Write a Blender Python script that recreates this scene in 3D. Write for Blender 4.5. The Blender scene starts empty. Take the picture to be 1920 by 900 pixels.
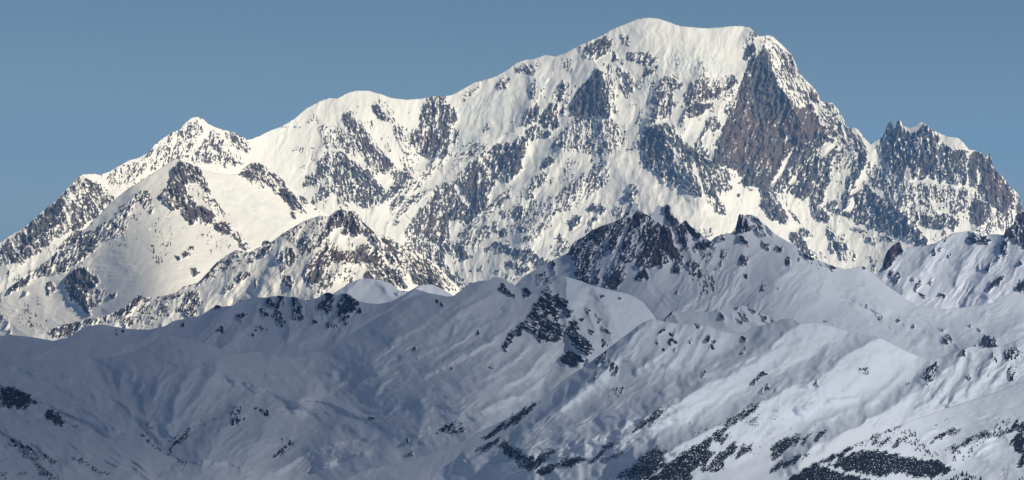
import bpy, math
import numpy as np
from math import radians as R_

S = bpy.context.scene
COL = S.collection

# ------------------------------------------------------------------ camera
K = 2*math.tan(R_(8.5))/1920.0          # radians (tan) per photo pixel
CZ = 2300.0                             # viewpoint altitude in metres
HY = 385.0                              # row of the true horizon
cam_d = bpy.data.cameras.new('camera'); cam = bpy.data.objects.new('camera', cam_d)
COL.objects.link(cam); S.camera = cam
cam.location = (0, 0, CZ); cam.rotation_euler = (R_(90), 0, 0)
cam_d.angle = R_(17.0); cam_d.sensor_fit = 'HORIZONTAL'
cam_d.shift_y = -65/1920.0
cam_d.clip_start = 10; cam_d.clip_end = 400000

# ------------------------------------------------------------------ light
SUN_EL, SUN_AZ = 29.0, 55.0             # azimuth: degrees to the right of straight behind the camera
sx, sy, sz = (math.sin(R_(SUN_AZ))*math.cos(R_(SUN_EL)), -math.cos(R_(SUN_AZ))*math.cos(R_(SUN_EL)), math.sin(R_(SUN_EL)))
ld = bpy.data.lights.new('sun', 'SUN'); ld.energy = 5.0; ld.angle = R_(0.53); ld.color = (1.0, .88, .645)
sun = bpy.data.objects.new('sun', ld); COL.objects.link(sun)
from mathutils import Vector
sun.rotation_euler = Vector((sx, sy, sz)).to_track_quat('Z', 'Y').to_euler()
W = bpy.data.worlds.new('World'); S.world = W; W.use_nodes = True
nt = W.node_tree; nt.nodes.clear()
sky = nt.nodes.new('ShaderNodeTexSky'); sky.sky_type = 'NISHITA'; sky.sun_disc = False
sky.sun_elevation = R_(SUN_EL); sky.sun_rotation = R_(180-SUN_AZ)
sky.altitude = 3500; sky.air_density = 0.9; sky.dust_density = 0.0; sky.ozone_density = 2.2
hs = nt.nodes.new('ShaderNodeHueSaturation'); hs.inputs['Saturation'].default_value = 1.12; hs.inputs['Value'].default_value = 1.0
bg = nt.nodes.new('ShaderNodeBackground'); bg.inputs[1].default_value = 0.047
wo = nt.nodes.new('ShaderNodeOutputWorld')
nt.links.new(sky.outputs[0], hs.inputs['Color']); nt.links.new(hs.outputs[0], bg.inputs[0]); nt.links.new(bg.outputs[0], wo.inputs[0])
S.view_settings.view_transform = 'Standard'; S.view_settings.look = 'None'
S.view_settings.exposure = 0.0; S.view_settings.gamma = 1.0
S.render.engine = 'CYCLES'
S.cycles.max_bounces = 6; S.cycles.diffuse_bounces = 3; S.cycles.volume_bounces = 1; S.cycles.transparent_max_bounces = 8

# ------------------------------------------------------------------ helpers
def tag(o, label=None, cat=None, group=None, kind=None):
    if label: o['label'] = label
    if cat: o['category'] = cat
    if group: o['group'] = group
    if kind: o['kind'] = kind
    return o

rng = np.random.default_rng(7)
_P = rng.permutation(4096); _P = np.concatenate([_P, _P])
_A = rng.uniform(0, 2*np.pi, 4096); _GX = np.cos(_A); _GY = np.sin(_A)
def perlin(x, y, seed=0):
    x = x + seed*37.17; y = y + seed*91.73
    xi = np.floor(x).astype(np.int64); yi = np.floor(y).astype(np.int64)
    fx = x-xi; fy = y-yi
    u = fx*fx*fx*(fx*(fx*6-15)+10); v = fy*fy*fy*(fy*(fy*6-15)+10)
    def g(ix, iy, dx, dy):
        h = _P[_P[ix & 4095] + (iy & 4095)]
        return _GX[h]*dx + _GY[h]*dy
    a = g(xi, yi, fx, fy); b = g(xi+1, yi, fx-1, fy)
    c = g(xi, yi+1, fx, fy-1); d = g(xi+1, yi+1, fx-1, fy-1)
    ab = a+u*(b-a); cd = c+u*(d-c)
    return (ab+v*(cd-ab))*1.45
def fbm(x, y, o=4, seed=0, gain=.5, lac=2.03):
    s = 0; a = 1; 
    for i in range(o):
        s = s + a*perlin(x, y, seed+i*3); x = x*lac; y = y*lac; a *= gain
    return s
def ridged(x, y, o=4, seed=0, gain=.5):
    s = 0; a = 1
    for i in range(o):
        s = s + a*(1-2*np.abs(perlin(x, y, seed+i*5))); x = x*2.07; y = y*2.07; a *= gain
    return s
def smooth(t): t = np.clip(t, 0, 1); return t*t*(3-2*t)

def seg_dist(x, y, pts, closed=False):
    """distance to a polyline and the side on which each point lies (+ right of its direction on the picture)"""
    best = np.full(x.shape, 1e9); side = np.zeros(x.shape)
    n = len(pts)
    for i in range(n if closed else n-1):
        ax, ay = pts[i]; bx, by = pts[(i+1) % n]
        dx, dy = bx-ax, by-ay; L = dx*dx+dy*dy+1e-9
        t = np.clip(((x-ax)*dx+(y-ay)*dy)/L, 0, 1)
        ex = x-ax-t*dx; ey = y-ay-t*dy; d = ex*ex+ey*ey
        m = d < best
        best = np.where(m, d, best); side = np.where(m, dx*(y-ay)-dy*(x-ax), side)
    return np.sqrt(best), side
def inside(x, y, pts):
    r = np.zeros(x.shape, bool); n = len(pts)
    for i in range(n):
        ax, ay = pts[i]; bx, by = pts[(i+1) % n]
        if ay == by: continue
        c = ((ay > y) != (by > y)) & (x < (bx-ax)*(y-ay)/(by-ay)+ax)
        r ^= c
    return r
def sdist(x, y, pts):
    d, _ = seg_dist(x, y, pts, True)
    return np.where(inside(x, y, pts), d, -d)
def parse(s):
    v = [float(t) for t in s.replace(',', ' ').split()]
    return list(zip(v[::2], v[1::2]))

# ------------------------------------------------------------------ materials
def new_mat(name):
    m = bpy.data.materials.new(name); m.use_nodes = True
    return m, m.node_tree, m.node_tree.nodes['Principled BSDF']
def terrain_mat(name, rock_a, rock_b, brown, snow, fine=.045):
    m, t, b = new_mat(name); N = t.nodes.new; L = t.links.new
    at = N('ShaderNodeAttribute'); at.attribute_name = 'rock'
    ab = N('ShaderNodeAttribute'); ab.attribute_name = 'tint'
    ai = N('ShaderNodeAttribute'); ai.attribute_name = 'ice'
    geo = N('ShaderNodeNewGeometry')
    n1 = N('ShaderNodeTexNoise'); n1.inputs['Scale'].default_value = .012; n1.inputs['Detail'].default_value = 6
    n2 = N('ShaderNodeTexNoise'); n2.inputs['Scale'].default_value = .0022; n2.inputs['Detail'].default_value = 4
    L(geo.outputs['Position'], n1.inputs['Vector']); L(geo.outputs['Position'], n2.inputs['Vector'])
    r1 = N('ShaderNodeValToRGB'); r1.color_ramp.elements[0].position = .33; r1.color_ramp.elements[1].position = .68
    r1.color_ramp.elements[0].color = (*rock_a, 1); r1.color_ramp.elements[1].color = (*rock_b, 1)
    L(n1.outputs['Fac'], r1.inputs[0])
    mb = N('ShaderNodeMix'); mb.data_type = 'RGBA'; mb.inputs['B'].default_value = (*brown, 1)
    mm = N('ShaderNodeMath'); mm.operation = 'MULTIPLY'; mr = N('ShaderNodeMapRange')
    mr.inputs['From Min'].default_value = .3; mr.inputs['From Max'].default_value = .62
    L(n2.outputs['Fac'], mr.inputs['Value']); L(mr.outputs[0], mm.inputs[0]); L(ab.outputs['Fac'], mm.inputs[1])
    L(mm.outputs[0], mb.inputs['Factor']); L(r1.outputs[0], mb.inputs['A'])
    ms = N('ShaderNodeMix'); ms.data_type = 'RGBA'; ms.inputs['A'].default_value = (*snow, 1); ms.inputs['B'].default_value = (.50, .68, .72, 1)
    L(ai.outputs['Fac'], ms.inputs['Factor'])
    mx = N('ShaderNodeMix'); mx.data_type = 'RGBA'
    # crisp boundary, wandering a little with fine noise
    ad = N('ShaderNodeMath'); ad.operation = 'MULTIPLY_ADD'; ad.inputs[1].default_value = 1.1
    n3 = N('ShaderNodeTexNoise'); n3.inputs['Scale'].default_value = fine; n3.inputs['Detail'].default_value = 4
    L(geo.outputs['Position'], n3.inputs['Vector'])
    sb = N('ShaderNodeMath'); sb.operation = 'SUBTRACT'; sb.inputs[1].default_value = .5
    L(n3.outputs['Fac'], sb.inputs[0]); L(sb.outputs[0], ad.inputs[0]); L(at.outputs['Fac'], ad.inputs[2])
    m2 = N('ShaderNodeMapRange'); m2.inputs['From Min'].default_value = .36; m2.inputs['From Max'].default_value = .64
    L(ad.outputs[0], m2.inputs['Value'])
    gt = N('ShaderNodeMapRange'); gt.inputs['From Min'].default_value = .02; gt.inputs['From Max'].default_value = .25; L(at.outputs['Fac'], gt.inputs['Value'])
    gm = N('ShaderNodeMath'); gm.operation = 'MULTIPLY'; L(gt.outputs[0], gm.inputs[0]); L(m2.outputs[0], gm.inputs[1])
    L(gm.outputs[0], mx.inputs['Factor']); L(ms.outputs['Result'], mx.inputs['A']); L(mb.outputs['Result'], mx.inputs['B'])
    L(mx.outputs['Result'], b.inputs['Base Color'])
    b.inputs['Roughness'].default_value = .85; b.inputs['Specular IOR Level'].default_value = .15
    return m
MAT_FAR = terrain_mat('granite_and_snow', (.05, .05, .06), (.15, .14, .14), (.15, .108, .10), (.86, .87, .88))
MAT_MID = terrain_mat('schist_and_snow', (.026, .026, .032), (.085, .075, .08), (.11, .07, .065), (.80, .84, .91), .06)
MAT_NEAR = terrain_mat('dark_rock_and_snow', (.012, .013, .018), (.045, .043, .05), (.06, .045, .045), (.77, .83, .92), .12)  # snow bluer than on the massif: cool shade put into its colour
def plain_mat(name, col, rough=.8, noise=None):
    m, t, b = new_mat(name)
    b.inputs['Roughness'].default_value = rough; b.inputs['Specular IOR Level'].default_value = .1
    b.inputs['Base Color'].default_value = (*col, 1)
    if noise:
        g = t.nodes.new('ShaderNodeNewGeometry'); n = t.nodes.new('ShaderNodeTexNoise'); n.inputs['Scale'].default_value = noise[0]
        r = t.nodes.new('ShaderNodeValToRGB'); r.color_ramp.elements[0].position = .35; r.color_ramp.elements[1].position = .65
        r.color_ramp.elements[0].color = (*col, 1); r.color_ramp.elements[1].color = (*noise[1], 1)
        t.links.new(g.outputs['Position'], n.inputs['Vector']); t.links.new(n.outputs['Fac'], r.inputs[0]); t.links.new(r.outputs[0], b.inputs['Base Color'])
    return m

# ------------------------------------------------------------------ terrain sheets
def mesh_np(name, verts, faces, mat, attrs=None, parent=None, smooth_=True):
    me = bpy.data.meshes.new(name)
    nf, c = faces.shape
    me.vertices.add(len(verts)); me.vertices.foreach_set('co', verts.astype(np.float32).ravel())
    me.loops.add(nf*c); me.loops.foreach_set('vertex_index', faces.astype(np.int32).ravel())
    me.polygons.add(nf); me.polygons.foreach_set('loop_start', np.arange(0, nf*c, c, dtype=np.int32))
    me.polygons.foreach_set('loop_total', np.full(nf, c, dtype=np.int32))
    me.polygons.foreach_set('use_smooth', np.full(nf, smooth_, dtype=bool))
    me.update(calc_edges=True)
    for k, v in (attrs or {}).items():
        a = me.attributes.new(k, 'FLOAT', 'POINT'); a.data.foreach_set('value', v.astype(np.float32))
    me.materials.append(mat)
    o = bpy.data.objects.new(name, me); COL.objects.link(o)
    if parent: o.parent = parent
    return o

SHEETS = {}
CLEAN = {'M': ["1130,55 1215,20 1420,40 1405,100 1380,150 1330,120 1290,110 1240,105 1215,90 1150,90", "1180,285 1240,345 1330,375 1400,360 1500,400 1560,470 1400,440 1240,400 1160,345", "465,255 560,240 590,280 560,320 610,390 500,340", "560,215 660,165 780,185 790,240 740,190 770,290 745,290 700,190 640,215",
 "835,180 1000,100 1060,95 1000,180 960,230 880,290 850,260", "690,395 760,360 820,310 780,350 720,430", "1010,270 1040,280 1000,335 970,330"],
 'F': ["385,325 480,345 560,390 610,410 520,460 440,410 400,370", "330,298 200,390 180,430 290,380", "190,470 300,430 440,470 400,530 220,560", "0,600 110,560 180,600 60,650"], 'B': ["400,510 600,470 560,540 380,580"]}
ZONES = {
 'L': [(3.6,15,-62,3.4,"-50,780 150,790 350,860 420,920 100,920 -50,920"), (2.0,8,-58,3.4,"-50,780 150,800 300,860 200,920 -50,900")],
 'Q': [(3.0,14,66,3.4,"1650,830 1920,760 1920,900 1780,900"), (1.6,7,66,3.4,"1700,820 1920,720 1920,800 1800,830"), (1.6,8,70,3.4,"1780,860 1920,840 1920,910 1800,910")],
 'V': [(5.0,17,-58,3.0,"0,680 120,690 260,760 300,840 180,800 60,760 0,750"), (5.5,17,34,3.0,"250,690 440,690 470,760 400,800 330,835 270,790"), (4.5,15,50,3.4,"400,740 520,760 560,830 460,870 380,880 340,860"),
       (4.5,16,-66,3.6,"350,650 480,680 620,720 680,780 600,790 470,750 340,700"), (3.4,9,-70,3.6,"380,660 520,700 650,770 560,770 430,720"), (4.5,19,58,3.6,"740,580 900,540 1010,580 960,660 860,720 740,740 660,700 690,630"), (3.0,9,62,3.6,"640,640 800,600 900,640 860,720 700,760"),
       (4.2,17,66,4.0,"700,740 900,700 1000,700 980,760 860,820 700,850 600,860 640,790"), (2.6,8,72,4.0,"560,830 800,770 950,740 940,780 760,850 600,890"), (4.6,15,-40,2.6,"1050,540 1160,560 1180,600 1130,650 1090,660 1060,600"), (3.6,12,60,3.4,"420,830 640,800 700,850 600,900 420,900"),
       (3.0,13,-72,3.4,"0,840 200,830 350,870 420,900 0,900")],
 'P': [(4.0,15,36,3.2,"1190,605 1290,610 1370,628 1340,680 1240,690 1170,650"), (4.2,17,55,4.0,"1030,740 1180,640 1240,680 1180,780 1060,840 940,840"), (2.6,8,57,4.0,"960,800 1200,660 1400,660 1380,720 1180,820 1000,870"), (4.6,20,58,4.0,"1250,690 1450,640 1500,720 1400,800 1250,850 1130,850"),
       (3.6,15,50,3.8,"1500,615 1640,640 1600,700 1480,780 1400,800 1440,700"), (2.4,8,52,4.4,"1400,640 1640,640 1620,740 1450,830 1350,830"), (5.0,15,38,3.4,"1740,675 1830,660 1880,660 1820,740 1720,790 1640,800 1690,720"), (3.2,8,40,3.6,"1700,690 1850,655 1920,650 1900,720 1750,780 1660,790"),
       (4.4,17,46,3.4,"1850,650 1920,640 1960,700 1900,760 1800,770"), (3.4,13,62,4.2,"900,830 1150,760 1300,740 1300,820 1100,900 900,900")],
 'C1': [(5.0,17,40,3.6,"1300,470 1480,480 1560,520 1480,600 1300,620 1240,580"), (3.0,8,42,3.6,"1280,480 1500,480 1540,540 1400,620 1260,600"), (4.6,16,66,3.4,"1720,565 1930,575 1930,600 1760,600"), (4.6,18,-58,3.6,"1560,510 1650,520 1780,600 1880,660 1760,660 1600,600"), (3.6,14,70,3.4,"1700,570 1920,580 1940,640 1820,640 1700,600"), (2.6,9,-55,3.4,"1180,540 1300,560 1280,620 1180,610"),(3,8,-62,3.6,"1500,560 1800,640 1700,660 1520,610")],
 'C2': [(4.0,13,42,3.2,"1700,470 1880,440 1920,480 1860,570 1700,560 1660,520"), (2.6,7,44,3.2,"1700,470 1880,440 1920,480 1860,570 1700,560 1660,520")],
 'D1': [(4.5,15,44,3.6,"280,620 440,570 500,580 440,650 300,660"), (3.4,11,10,3.0,"480,560 700,560 690,610 500,620"), (3.5,16,-70,3.4,"0,635 200,612 280,630 200,670 0,670"), (3.0,12,52,3.4,"560,620 720,600 700,650 580,670")],
 'F': [(1.8,9,80,4.2,"180,450 330,440 420,480 380,560 260,560 170,520"), (2.2,12,-62,3.4,"400,335 470,350 560,400 600,420 540,440 450,410"), (1.6,7,-66,3.4,"400,335 560,400 600,420 500,440 420,380"), (2.4,12,-60,3.0,"0,560 90,560 180,610 100,640 0,640"), (1.8,8,50,3.4,"180,400 300,330 320,370 240,400")],
 'B': [(2.4,12,38,3.4,"430,490 560,450 560,520 480,550 380,560"), (1.8,7,40,3.2,"250,560 600,440 560,540 330,600")],
 'M': [(3.4,8,10,1.2,"1200,110 1290,90 1380,120 1370,150 1290,150 1240,160 1200,190"), (2.6,6,70,2.2,"490,250 560,220 620,200 640,215 560,245 500,262"), (2.2,10,36,3.2,"840,190 960,150 980,200 920,260 850,290"), (1.6,6,20,2.0,"985,280 1035,275 1020,320 990,330"),
       (2.4,10,75,3.0,"1180,80 1420,80 1400,120 1200,120"), (1.6,9,8,3.6,"1180,60 1420,60 1400,110 1200,110"), (2.4,10,24,3.6,"960,370 1100,330 1120,360 1040,420 970,440"), (1.8,8,-30,3.4,"660,190 720,200 760,280 740,310 690,240"), (2.2,9,18,3.4,"1560,270 1620,270 1600,340 1540,400"), (1.4,7,70,3.4,"1200,330 1400,370 1400,420 1300,430 1220,380")],
}
def sheet(key, name, crest, base, dist, tans, mat, step, rocks=(), snows=(), lines=(), ice=(), jag=0.0,
          und=(120, 8, 35), flute=(0, 20, 0), micro=.5, label=None, back=(1400, .7), roll=None, sm=170, gain=1.0, dust=0.0):
    """One mountain or hillside: its crest and foot are surveyed in pixels, set at their distance in metres,
    and the ground between falls towards the viewer with slope tans, carved by ridges (lines) and noise."""
    crest = parse(crest); base = parse(base); dist = parse(dist)
    x0, x1 = crest[0][0], crest[-1][0]
    px = np.arange(x0, x1+.01, step)
    cy = np.interp(px, [p[0] for p in crest], [p[1] for p in crest])
    by = np.interp(px, [p[0] for p in base], [p[1] for p in base])
    dc = np.interp(px, [p[0] for p in dist], [p[1] for p in dist])
    if jag: cy = cy + jag*(perlin(px/7, px*0+.5, 5)+.6*perlin(px/3.1, px*0+.5, 6))
    else: cy = cy + .5*perlin(px/9, px*0+.5, 5)
    by = np.maximum(by, cy+6)
    nr = int(np.percentile(by-cy, 80)/step)+2
    t = np.linspace(0, 1, nr)[:, None]
    PX = np.broadcast_to(px[None, :], (nr, len(px))).copy()
    PY = cy[None, :]+t*(by-cy)[None, :]
    # smooth master surface: the crest and foot lines are averaged sideways, so the slope is one continuous sheet
    kw = max(3, int(sm/step)); ker = np.hanning(2*kw+1); ker /= ker.sum()
    def blur(a): return np.convolve(np.concatenate([np.full(kw, a[:kw//2+1].mean()), a, np.full(kw, a[-kw//2-1:].mean())]), ker, 'valid')
    cs = blur(cy); bs = blur(by); dc = blur(blur(dc))
    gy = np.arange(math.floor(cy.min())-6, math.ceil(by.max())+8, 3.0)
    GY = np.broadcast_to(gy[:, None], (len(gy), len(px))); GX = np.broadcast_to(px[None, :], GY.shape)
    tq = np.clip((GY-cs)/(bs-cs), 0, 1)
    tt = np.interp(tq, np.linspace(0, 1, len(tans)), tans)*(1+.2*perlin(GX/230, GY/230, 11))
    rate = K/(tt+np.clip((GY-HY)*K, -.3*tt, None))
    cum = np.cumsum(rate, 0)*3.0
    D = np.empty_like(PY)
    for j in range(len(px)):
        c0_ = np.interp(cs[j], gy, cum[:, j])
        D[:, j] = dc[j]*np.exp(-(np.interp(PY[:, j], gy, cum[:, j])-c0_))
    U = K*D                                   # metres per pixel here
    # ---- relief in pixel units
    Rf = np.zeros_like(D)
    wx = PX+9*perlin(PX/38, PY/38, 21)+3*perlin(PX/13, PY/13, 22); wy = PY+9*perlin(PX/38, PY/38, 23)+3*perlin(PX/13, PY/13, 24)
    vx = PX+3*perlin(PX/24, PY/24, 25)+1.2*perlin(PX/8, PY/8, 26); vy = PY+3*perlin(PX/24, PY/24, 27)+1.2*perlin(PX/8, PY/8, 28)
    for ln in lines:
        A, wl, wr, pts = ln; pts = parse(pts)
        w = max(wl, wr)+14
        xs = [p[0] for p in pts]
        c0 = int(np.searchsorted(px, min(xs)-w)); c1 = int(np.searchsorted(px, max(xs)+w))
        if c1 <= c0: continue
        sl = (slice(None), slice(c0, c1))
        d, s = seg_dist(*((vx[sl], vy[sl]) if w < 31 else (wx[sl], wy[sl])), pts)
        # dx*(y-ay)-dy*(x-ax) > 0 : left of a line drawn downwards on the picture is negative x side
        wd = np.where(s > 0, wl, wr)
        q = np.clip(1-d/wd, 0, 1)
        prof = (q**1.25) if A > 0 else smooth(q)
        if w < 31: prof = prof*smooth(np.minimum(np.hypot(PX[sl]-pts[0][0], PY[sl]-pts[0][1]), np.hypot(PX[sl]-pts[-1][0], PY[sl]-pts[-1][1]))/26+.15)
        Rf[sl] += A*prof
    lam, amp, ang = und
    ca, sa = math.cos(R_(ang)), math.sin(R_(ang))
    uu = PX*ca+PY*sa; vv = PX*sa-PY*ca
    Rf += amp*fbm(uu/lam, vv/(lam*1.9), 4, 31, .47)
    if flute[0]:
        A, lm, an = flute; ca, sa = math.cos(R_(an)), math.sin(R_(an))
        Rf += A*ridged((wx*ca+wy*sa)/lm, (wx*sa-wy*ca)/(lm*3.2), 3, 41, .5)
    if roll:
        for (A, lm, an, st) in roll:
            ca, sa = math.cos(R_(an)), math.sin(R_(an))
            m_ = smooth(.5+1.4*perlin(PX/160, PY/160, 51+int(an)))
            Rf += .35*A*m_*ridged((wx*ca+wy*sa)/lm, (wx*sa-wy*ca)/(lm*st), 2, 55+int(lm), .45)
    # bands of wind ribs and gullies, each with its own run
    for (A, lm, an, st, pts) in ZONES.get(key, ()):
        pts = parse(pts); xs = [p[0] for p in pts]; w = 50
        c0 = int(np.searchsorted(px, min(xs)-w)); c1 = int(np.searchsorted(px, max(xs)+w))
        if c1 <= c0: continue
        sb_ = (slice(None), slice(c0, c1)); X_, Y_ = PX[sb_]*.5+wx[sb_]*.5+8*perlin(PX[sb_]/60, PY[sb_]/60, 141), PY[sb_]*.5+wy[sb_]*.5+8*perlin(PX[sb_]/60, PY[sb_]/60, 142)
        m_ = smooth(.5+sdist(PX[sb_]+14*perlin(PX[sb_]/40, PY[sb_]/40, 88), PY[sb_]+14*perlin(PX[sb_]/40, PY[sb_]/40, 89), pts)/50)
        m_ = m_*(.15+.95*smooth(.45+1.6*perlin(X_/75, Y_/55, 90+int(lm))))*(.55 if key == 'V' else 1.1 if key == 'L' else .85)
        ca, sa = math.cos(R_(an)), math.sin(R_(an))
        bx = X_+(.22*lm)*perlin(X_/(lm*2.4), Y_/(lm*2.4), 93); by_ = Y_+(.22*lm)*perlin(X_/(lm*2.4), Y_/(lm*2.4), 94)
        u_ = (bx*ca+by_*sa)/lm; v_ = (bx*sa-by_*ca)/(lm*st*1.35)
        r_ = (1-np.abs(perlin(u_, v_, 96)))**2.2+.5*(1-np.abs(perlin(u_*2.1, v_*1.8, 97)))**2.2+.26*(1-np.abs(perlin(u_*4.3, v_*3.3, 98)))**2
        Rf[sb_] += A*m_*r_
    Rf *= gain*.75/np.interp(np.clip((PY-cs)/(bs-cs), 0, 1), np.linspace(0, 1, len(tans)), tans)
    # ---- rock
    T = np.zeros_like(D); ANG = np.zeros_like(D); TINT = np.zeros_like(D); LAB = np.full(D.shape, -1, np.int32)
    ex = PX+5*perlin(PX/16, PY/16, 61)+2.2*perlin(PX/5.5, PY/5.5, 62); ey = PY+5*perlin(PX/16, PY/16, 63)+2.2*perlin(PX/5.5, PY/5.5, 64)
    for pi, rk in enumerate(rocks):
        dn, an, tn, pts = rk; pts = parse(pts)
        xs = [p[0] for p in pts]; ys = [p[1] for p in pts]; w = 16
        c0 = int(np.searchsorted(px, min(xs)-w)); c1 = int(np.searchsorted(px, max(xs)+w))
        if c1 <= c0: continue
        sub = (slice(None), slice(c0, c1))
        size = max(max(xs)-min(xs), max(ys)-min(ys))
        k = min(1.0, size/50.0)
        qx = PX[sub]+(ex[sub]-PX[sub])*k; qy = PY[sub]+(ey[sub]-PY[sub])*k
        sd = sdist(qx, qy, pts)
        soft = 2+5*k*(1.15-dn)
        v = dn*smooth(.5+sd/(2*soft)+.12)
        m = v > T[sub]
        T[sub] = np.where(m, v, T[sub]); 
        ANG[sub] = np.where(m, an, ANG[sub]); TINT[sub] = np.where(m & (sd > -4), (.65 if dn < .94 else 1.0)*tn, TINT[sub])
        if size > 22: LAB[sub] = np.where((sd > 0), pi, LAB[sub])
    SN = np.ones_like(D)
    for sn in snows:
        pts = parse(sn); sd = sdist(ex*.5+PX*.5, ey*.5+PY*.5, pts)
        T *= 1-smooth(.65+sd/3.0)
    ar = np.radians(ANG); ca, sa = np.cos(ar), np.sin(ar)
    un = ex*.35+PX*.65; vn = ey*.35+PY*.65
    uu = un*ca+vn*sa; vv = un*sa-vn*ca
    # rotate about cell centres so neighbouring angles join without long shears
    n = .6*perlin(uu/4.6, vv/24, 71)+.95*perlin(uu/2.4, vv/10, 72)+.8*perlin(uu/1.7+.25*perlin(PX/6, PY/6, 79), vv/4.2, 73)+.55*perlin(uu/14, vv/46, 74)+.35*perlin(PX/10, PY/4.2, 75)
    Un = 1/(1+np.exp(-4.2*n))
    # a light dusting of stray rocks near rocky ground is left to T
    T = np.where((T > .5) & (T < .937), .5+(T-.5)*.88, T)
    if dust:
        steep = smooth((fbm(PX/34, PY/26, 3, 131)-.05)/.5)*dust
        for cl in CLEAN.get(key, ()):
            steep = steep*(1-smooth(.5+sdist(ex, ey, parse(cl))/22))
        T = np.maximum(T, steep)
    rock = np.clip((T-Un)/.24+.5, 0, 1)*(T > .03)
    rk_s = smooth(T)
    n2 = ridged(uu/13, vv/30, 3, 77, .55)
    rs = float(np.clip(.75/np.mean(tans), 1, 1.9))
    Rf += rk_s*(rs-1)*4+rk_s*rs*(6.5*n2-3.6*n*micro*2)
    Rf += micro*(.6*fbm(PX/11, PY/11, 3, 81))*(.25+rk_s)
    ICE = np.zeros_like(D)
    for (s_, pts) in ice:
        pts = parse(pts); sd = sdist(ex, ey, pts)
        ICE = np.maximum(ICE, s_*smooth(.5+sd/14)*smooth(.45+1.2*fbm(PX/12, PY/16, 3, 91)))
    Dv = D-Rf*U
    X = (PX-960)*K*Dv; Z = CZ+(HY-PY)*K*Dv
    # ---- the far side of the crest
    nb = 7; bd, bt = back
    tb = (np.linspace(1, 0, nb+1)[:-1]**1.5)[:, None]
    Yb = Dv[0][None, :]+tb*bd
    Zb = Z[0][None, :]-tb*bd*bt*(1+.25*perlin(px/40, px*0, 95))[None, :]
    Xb = X[0][None, :]+0*tb
    Xa = np.vstack([Xb, X]); Ya = np.vstack([Yb, Dv]); Za = np.vstack([Zb, Z])
    at = {'rock': np.vstack([np.repeat(rock[:1], nb, 0), rock]).ravel(), 'tint': np.vstack([np.repeat(TINT[:1], nb, 0), TINT]).ravel(),
          'ice': np.vstack([np.repeat(ICE[:1], nb, 0), ICE]).ravel()}
    V = np.stack([Xa.ravel(), Ya.ravel(), Za.ravel()], 1)
    H, Wd = Xa.shape
    ii, jj = np.meshgrid(np.arange(H-1), np.arange(Wd-1), indexing='ij')
    a = (ii*Wd+jj).ravel(); F = np.stack([a, a+Wd, a+Wd+1, a+1], 1)
    lab = np.vstack([np.full((nb, Wd), -1, np.int32), LAB])[:-1, :-1].ravel()
    def build(nm, mask, parent=None):
        f = F[mask]; u, inv = np.unique(f, return_inverse=True)
        return mesh_np(nm, V[u], inv.reshape(f.shape), mat, {k_: v_[u] for k_, v_ in at.items()}, parent)
    root = build(name, lab < 0)
    tag(root, label, None, None, 'structure')
    for pi, rk in enumerate(rocks):
        m = lab == pi
        if m.sum() > 12:
            build('rock_face' if rk[0] >= .7 else 'rocky_slope', m, root)
    SHEETS[key] = (px, PY, Dv, cy, by, nr)
    return root
def ground_at(key, x, y):
    px, PY, Dv, cy, by, nr = SHEETS[key]
    j = int(np.clip(round((x-px[0])/(px[1]-px[0])), 0, len(px)-1))
    d = float(np.interp(y, PY[:, j], Dv[:, j]))
    return ((x-960)*K*d, d, CZ+(HY-y)*K*d)

# ------------------------------------------------------------------ the valley floor under everything
def ground():
    n = 60
    xs = np.linspace(-70000, 70000, n); ys = np.linspace(-4000, 130000, n)
    X, Y = np.meshgrid(xs, ys); Z = 760+60*fbm(X/9000, Y/9000, 3, 3)
    V = np.stack([X.ravel(), Y.ravel(), Z.ravel()], 1)
    ii, jj = np.meshgrid(np.arange(n-1), np.arange(n-1), indexing='ij'); a = (ii*n+jj).ravel()
    F = np.stack([a, a+1, a+n+1, a+n], 1)
    z = np.zeros(len(V))
    o = mesh_np('ground', V, F, MAT_MID, {'rock': z, 'tint': z, 'ice': z})
    tag(o, 'snow covered valley floor below the mountains', None, None, 'structure')
ground()

# ------------------------------------------------------------------ the great massif on the skyline
M_CREST = """-150,560 -60,497 0,455 22,440 45,427 62,412 80,396 100,380 122,358 138,340 155,327 178,326 188,328 205,322 240,302 262,295 280,285 290,272
303,261 322,249 338,243 346,232 358,222 370,219 380,223 392,233 402,238 420,244 437,247 452,255 463,262 470,261 485,256 500,248 530,236 553,222
575,203 600,190 617,184 632,185 650,175 668,170 690,170 712,176 735,184 760,187 790,185 812,181 820,179 832,181 850,177 870,166 888,155
905,151 930,143 950,132 968,118 985,112 1000,111 1022,103 1040,106 1062,99 1085,85 1110,75 1130,66 1150,54 1175,44 1195,36 1215,33
1235,35 1255,42 1275,49 1300,51 1320,53 1345,52 1370,49 1390,49 1405,51 1415,60 1423,68 1440,66 1450,69 1462,80 1475,93 1485,103
1492,120 1500,138 1510,150 1525,163 1533,175 1540,190 1560,193 1570,203 1580,220 1588,235 1594,242 1601,239 1608,242 1620,258 1632,271
1645,262 1655,256 1661,243 1665,231 1669,229 1672,229 1676,241 1679,240 1682,227 1686,224 1690,229 1693,236 1705,240 1715,238 1722,231 1727,229 1735,232
1745,241 1757,248 1775,256 1797,259 1805,266 1817,281 1824,281 1840,285 1847,296 1852,288 1856,286 1859,300 1862,312 1868,322 1880,330 1888,342
1898,354 1908,362 1914,375 1917,392 1925,420 1980,470 2080,560"""
M_BASE = """-150,610 0,575 100,505 200,420 330,335 440,365 560,405 640,440 720,480 790,520 860,580 890,565 980,570 1060,520 1110,470 1200,445 1260,430 1330,475 1390,450 1450,470 1500,500 1580,535 1650,540 1700,505 1790,470 1900,480 2080,590"""
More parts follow.
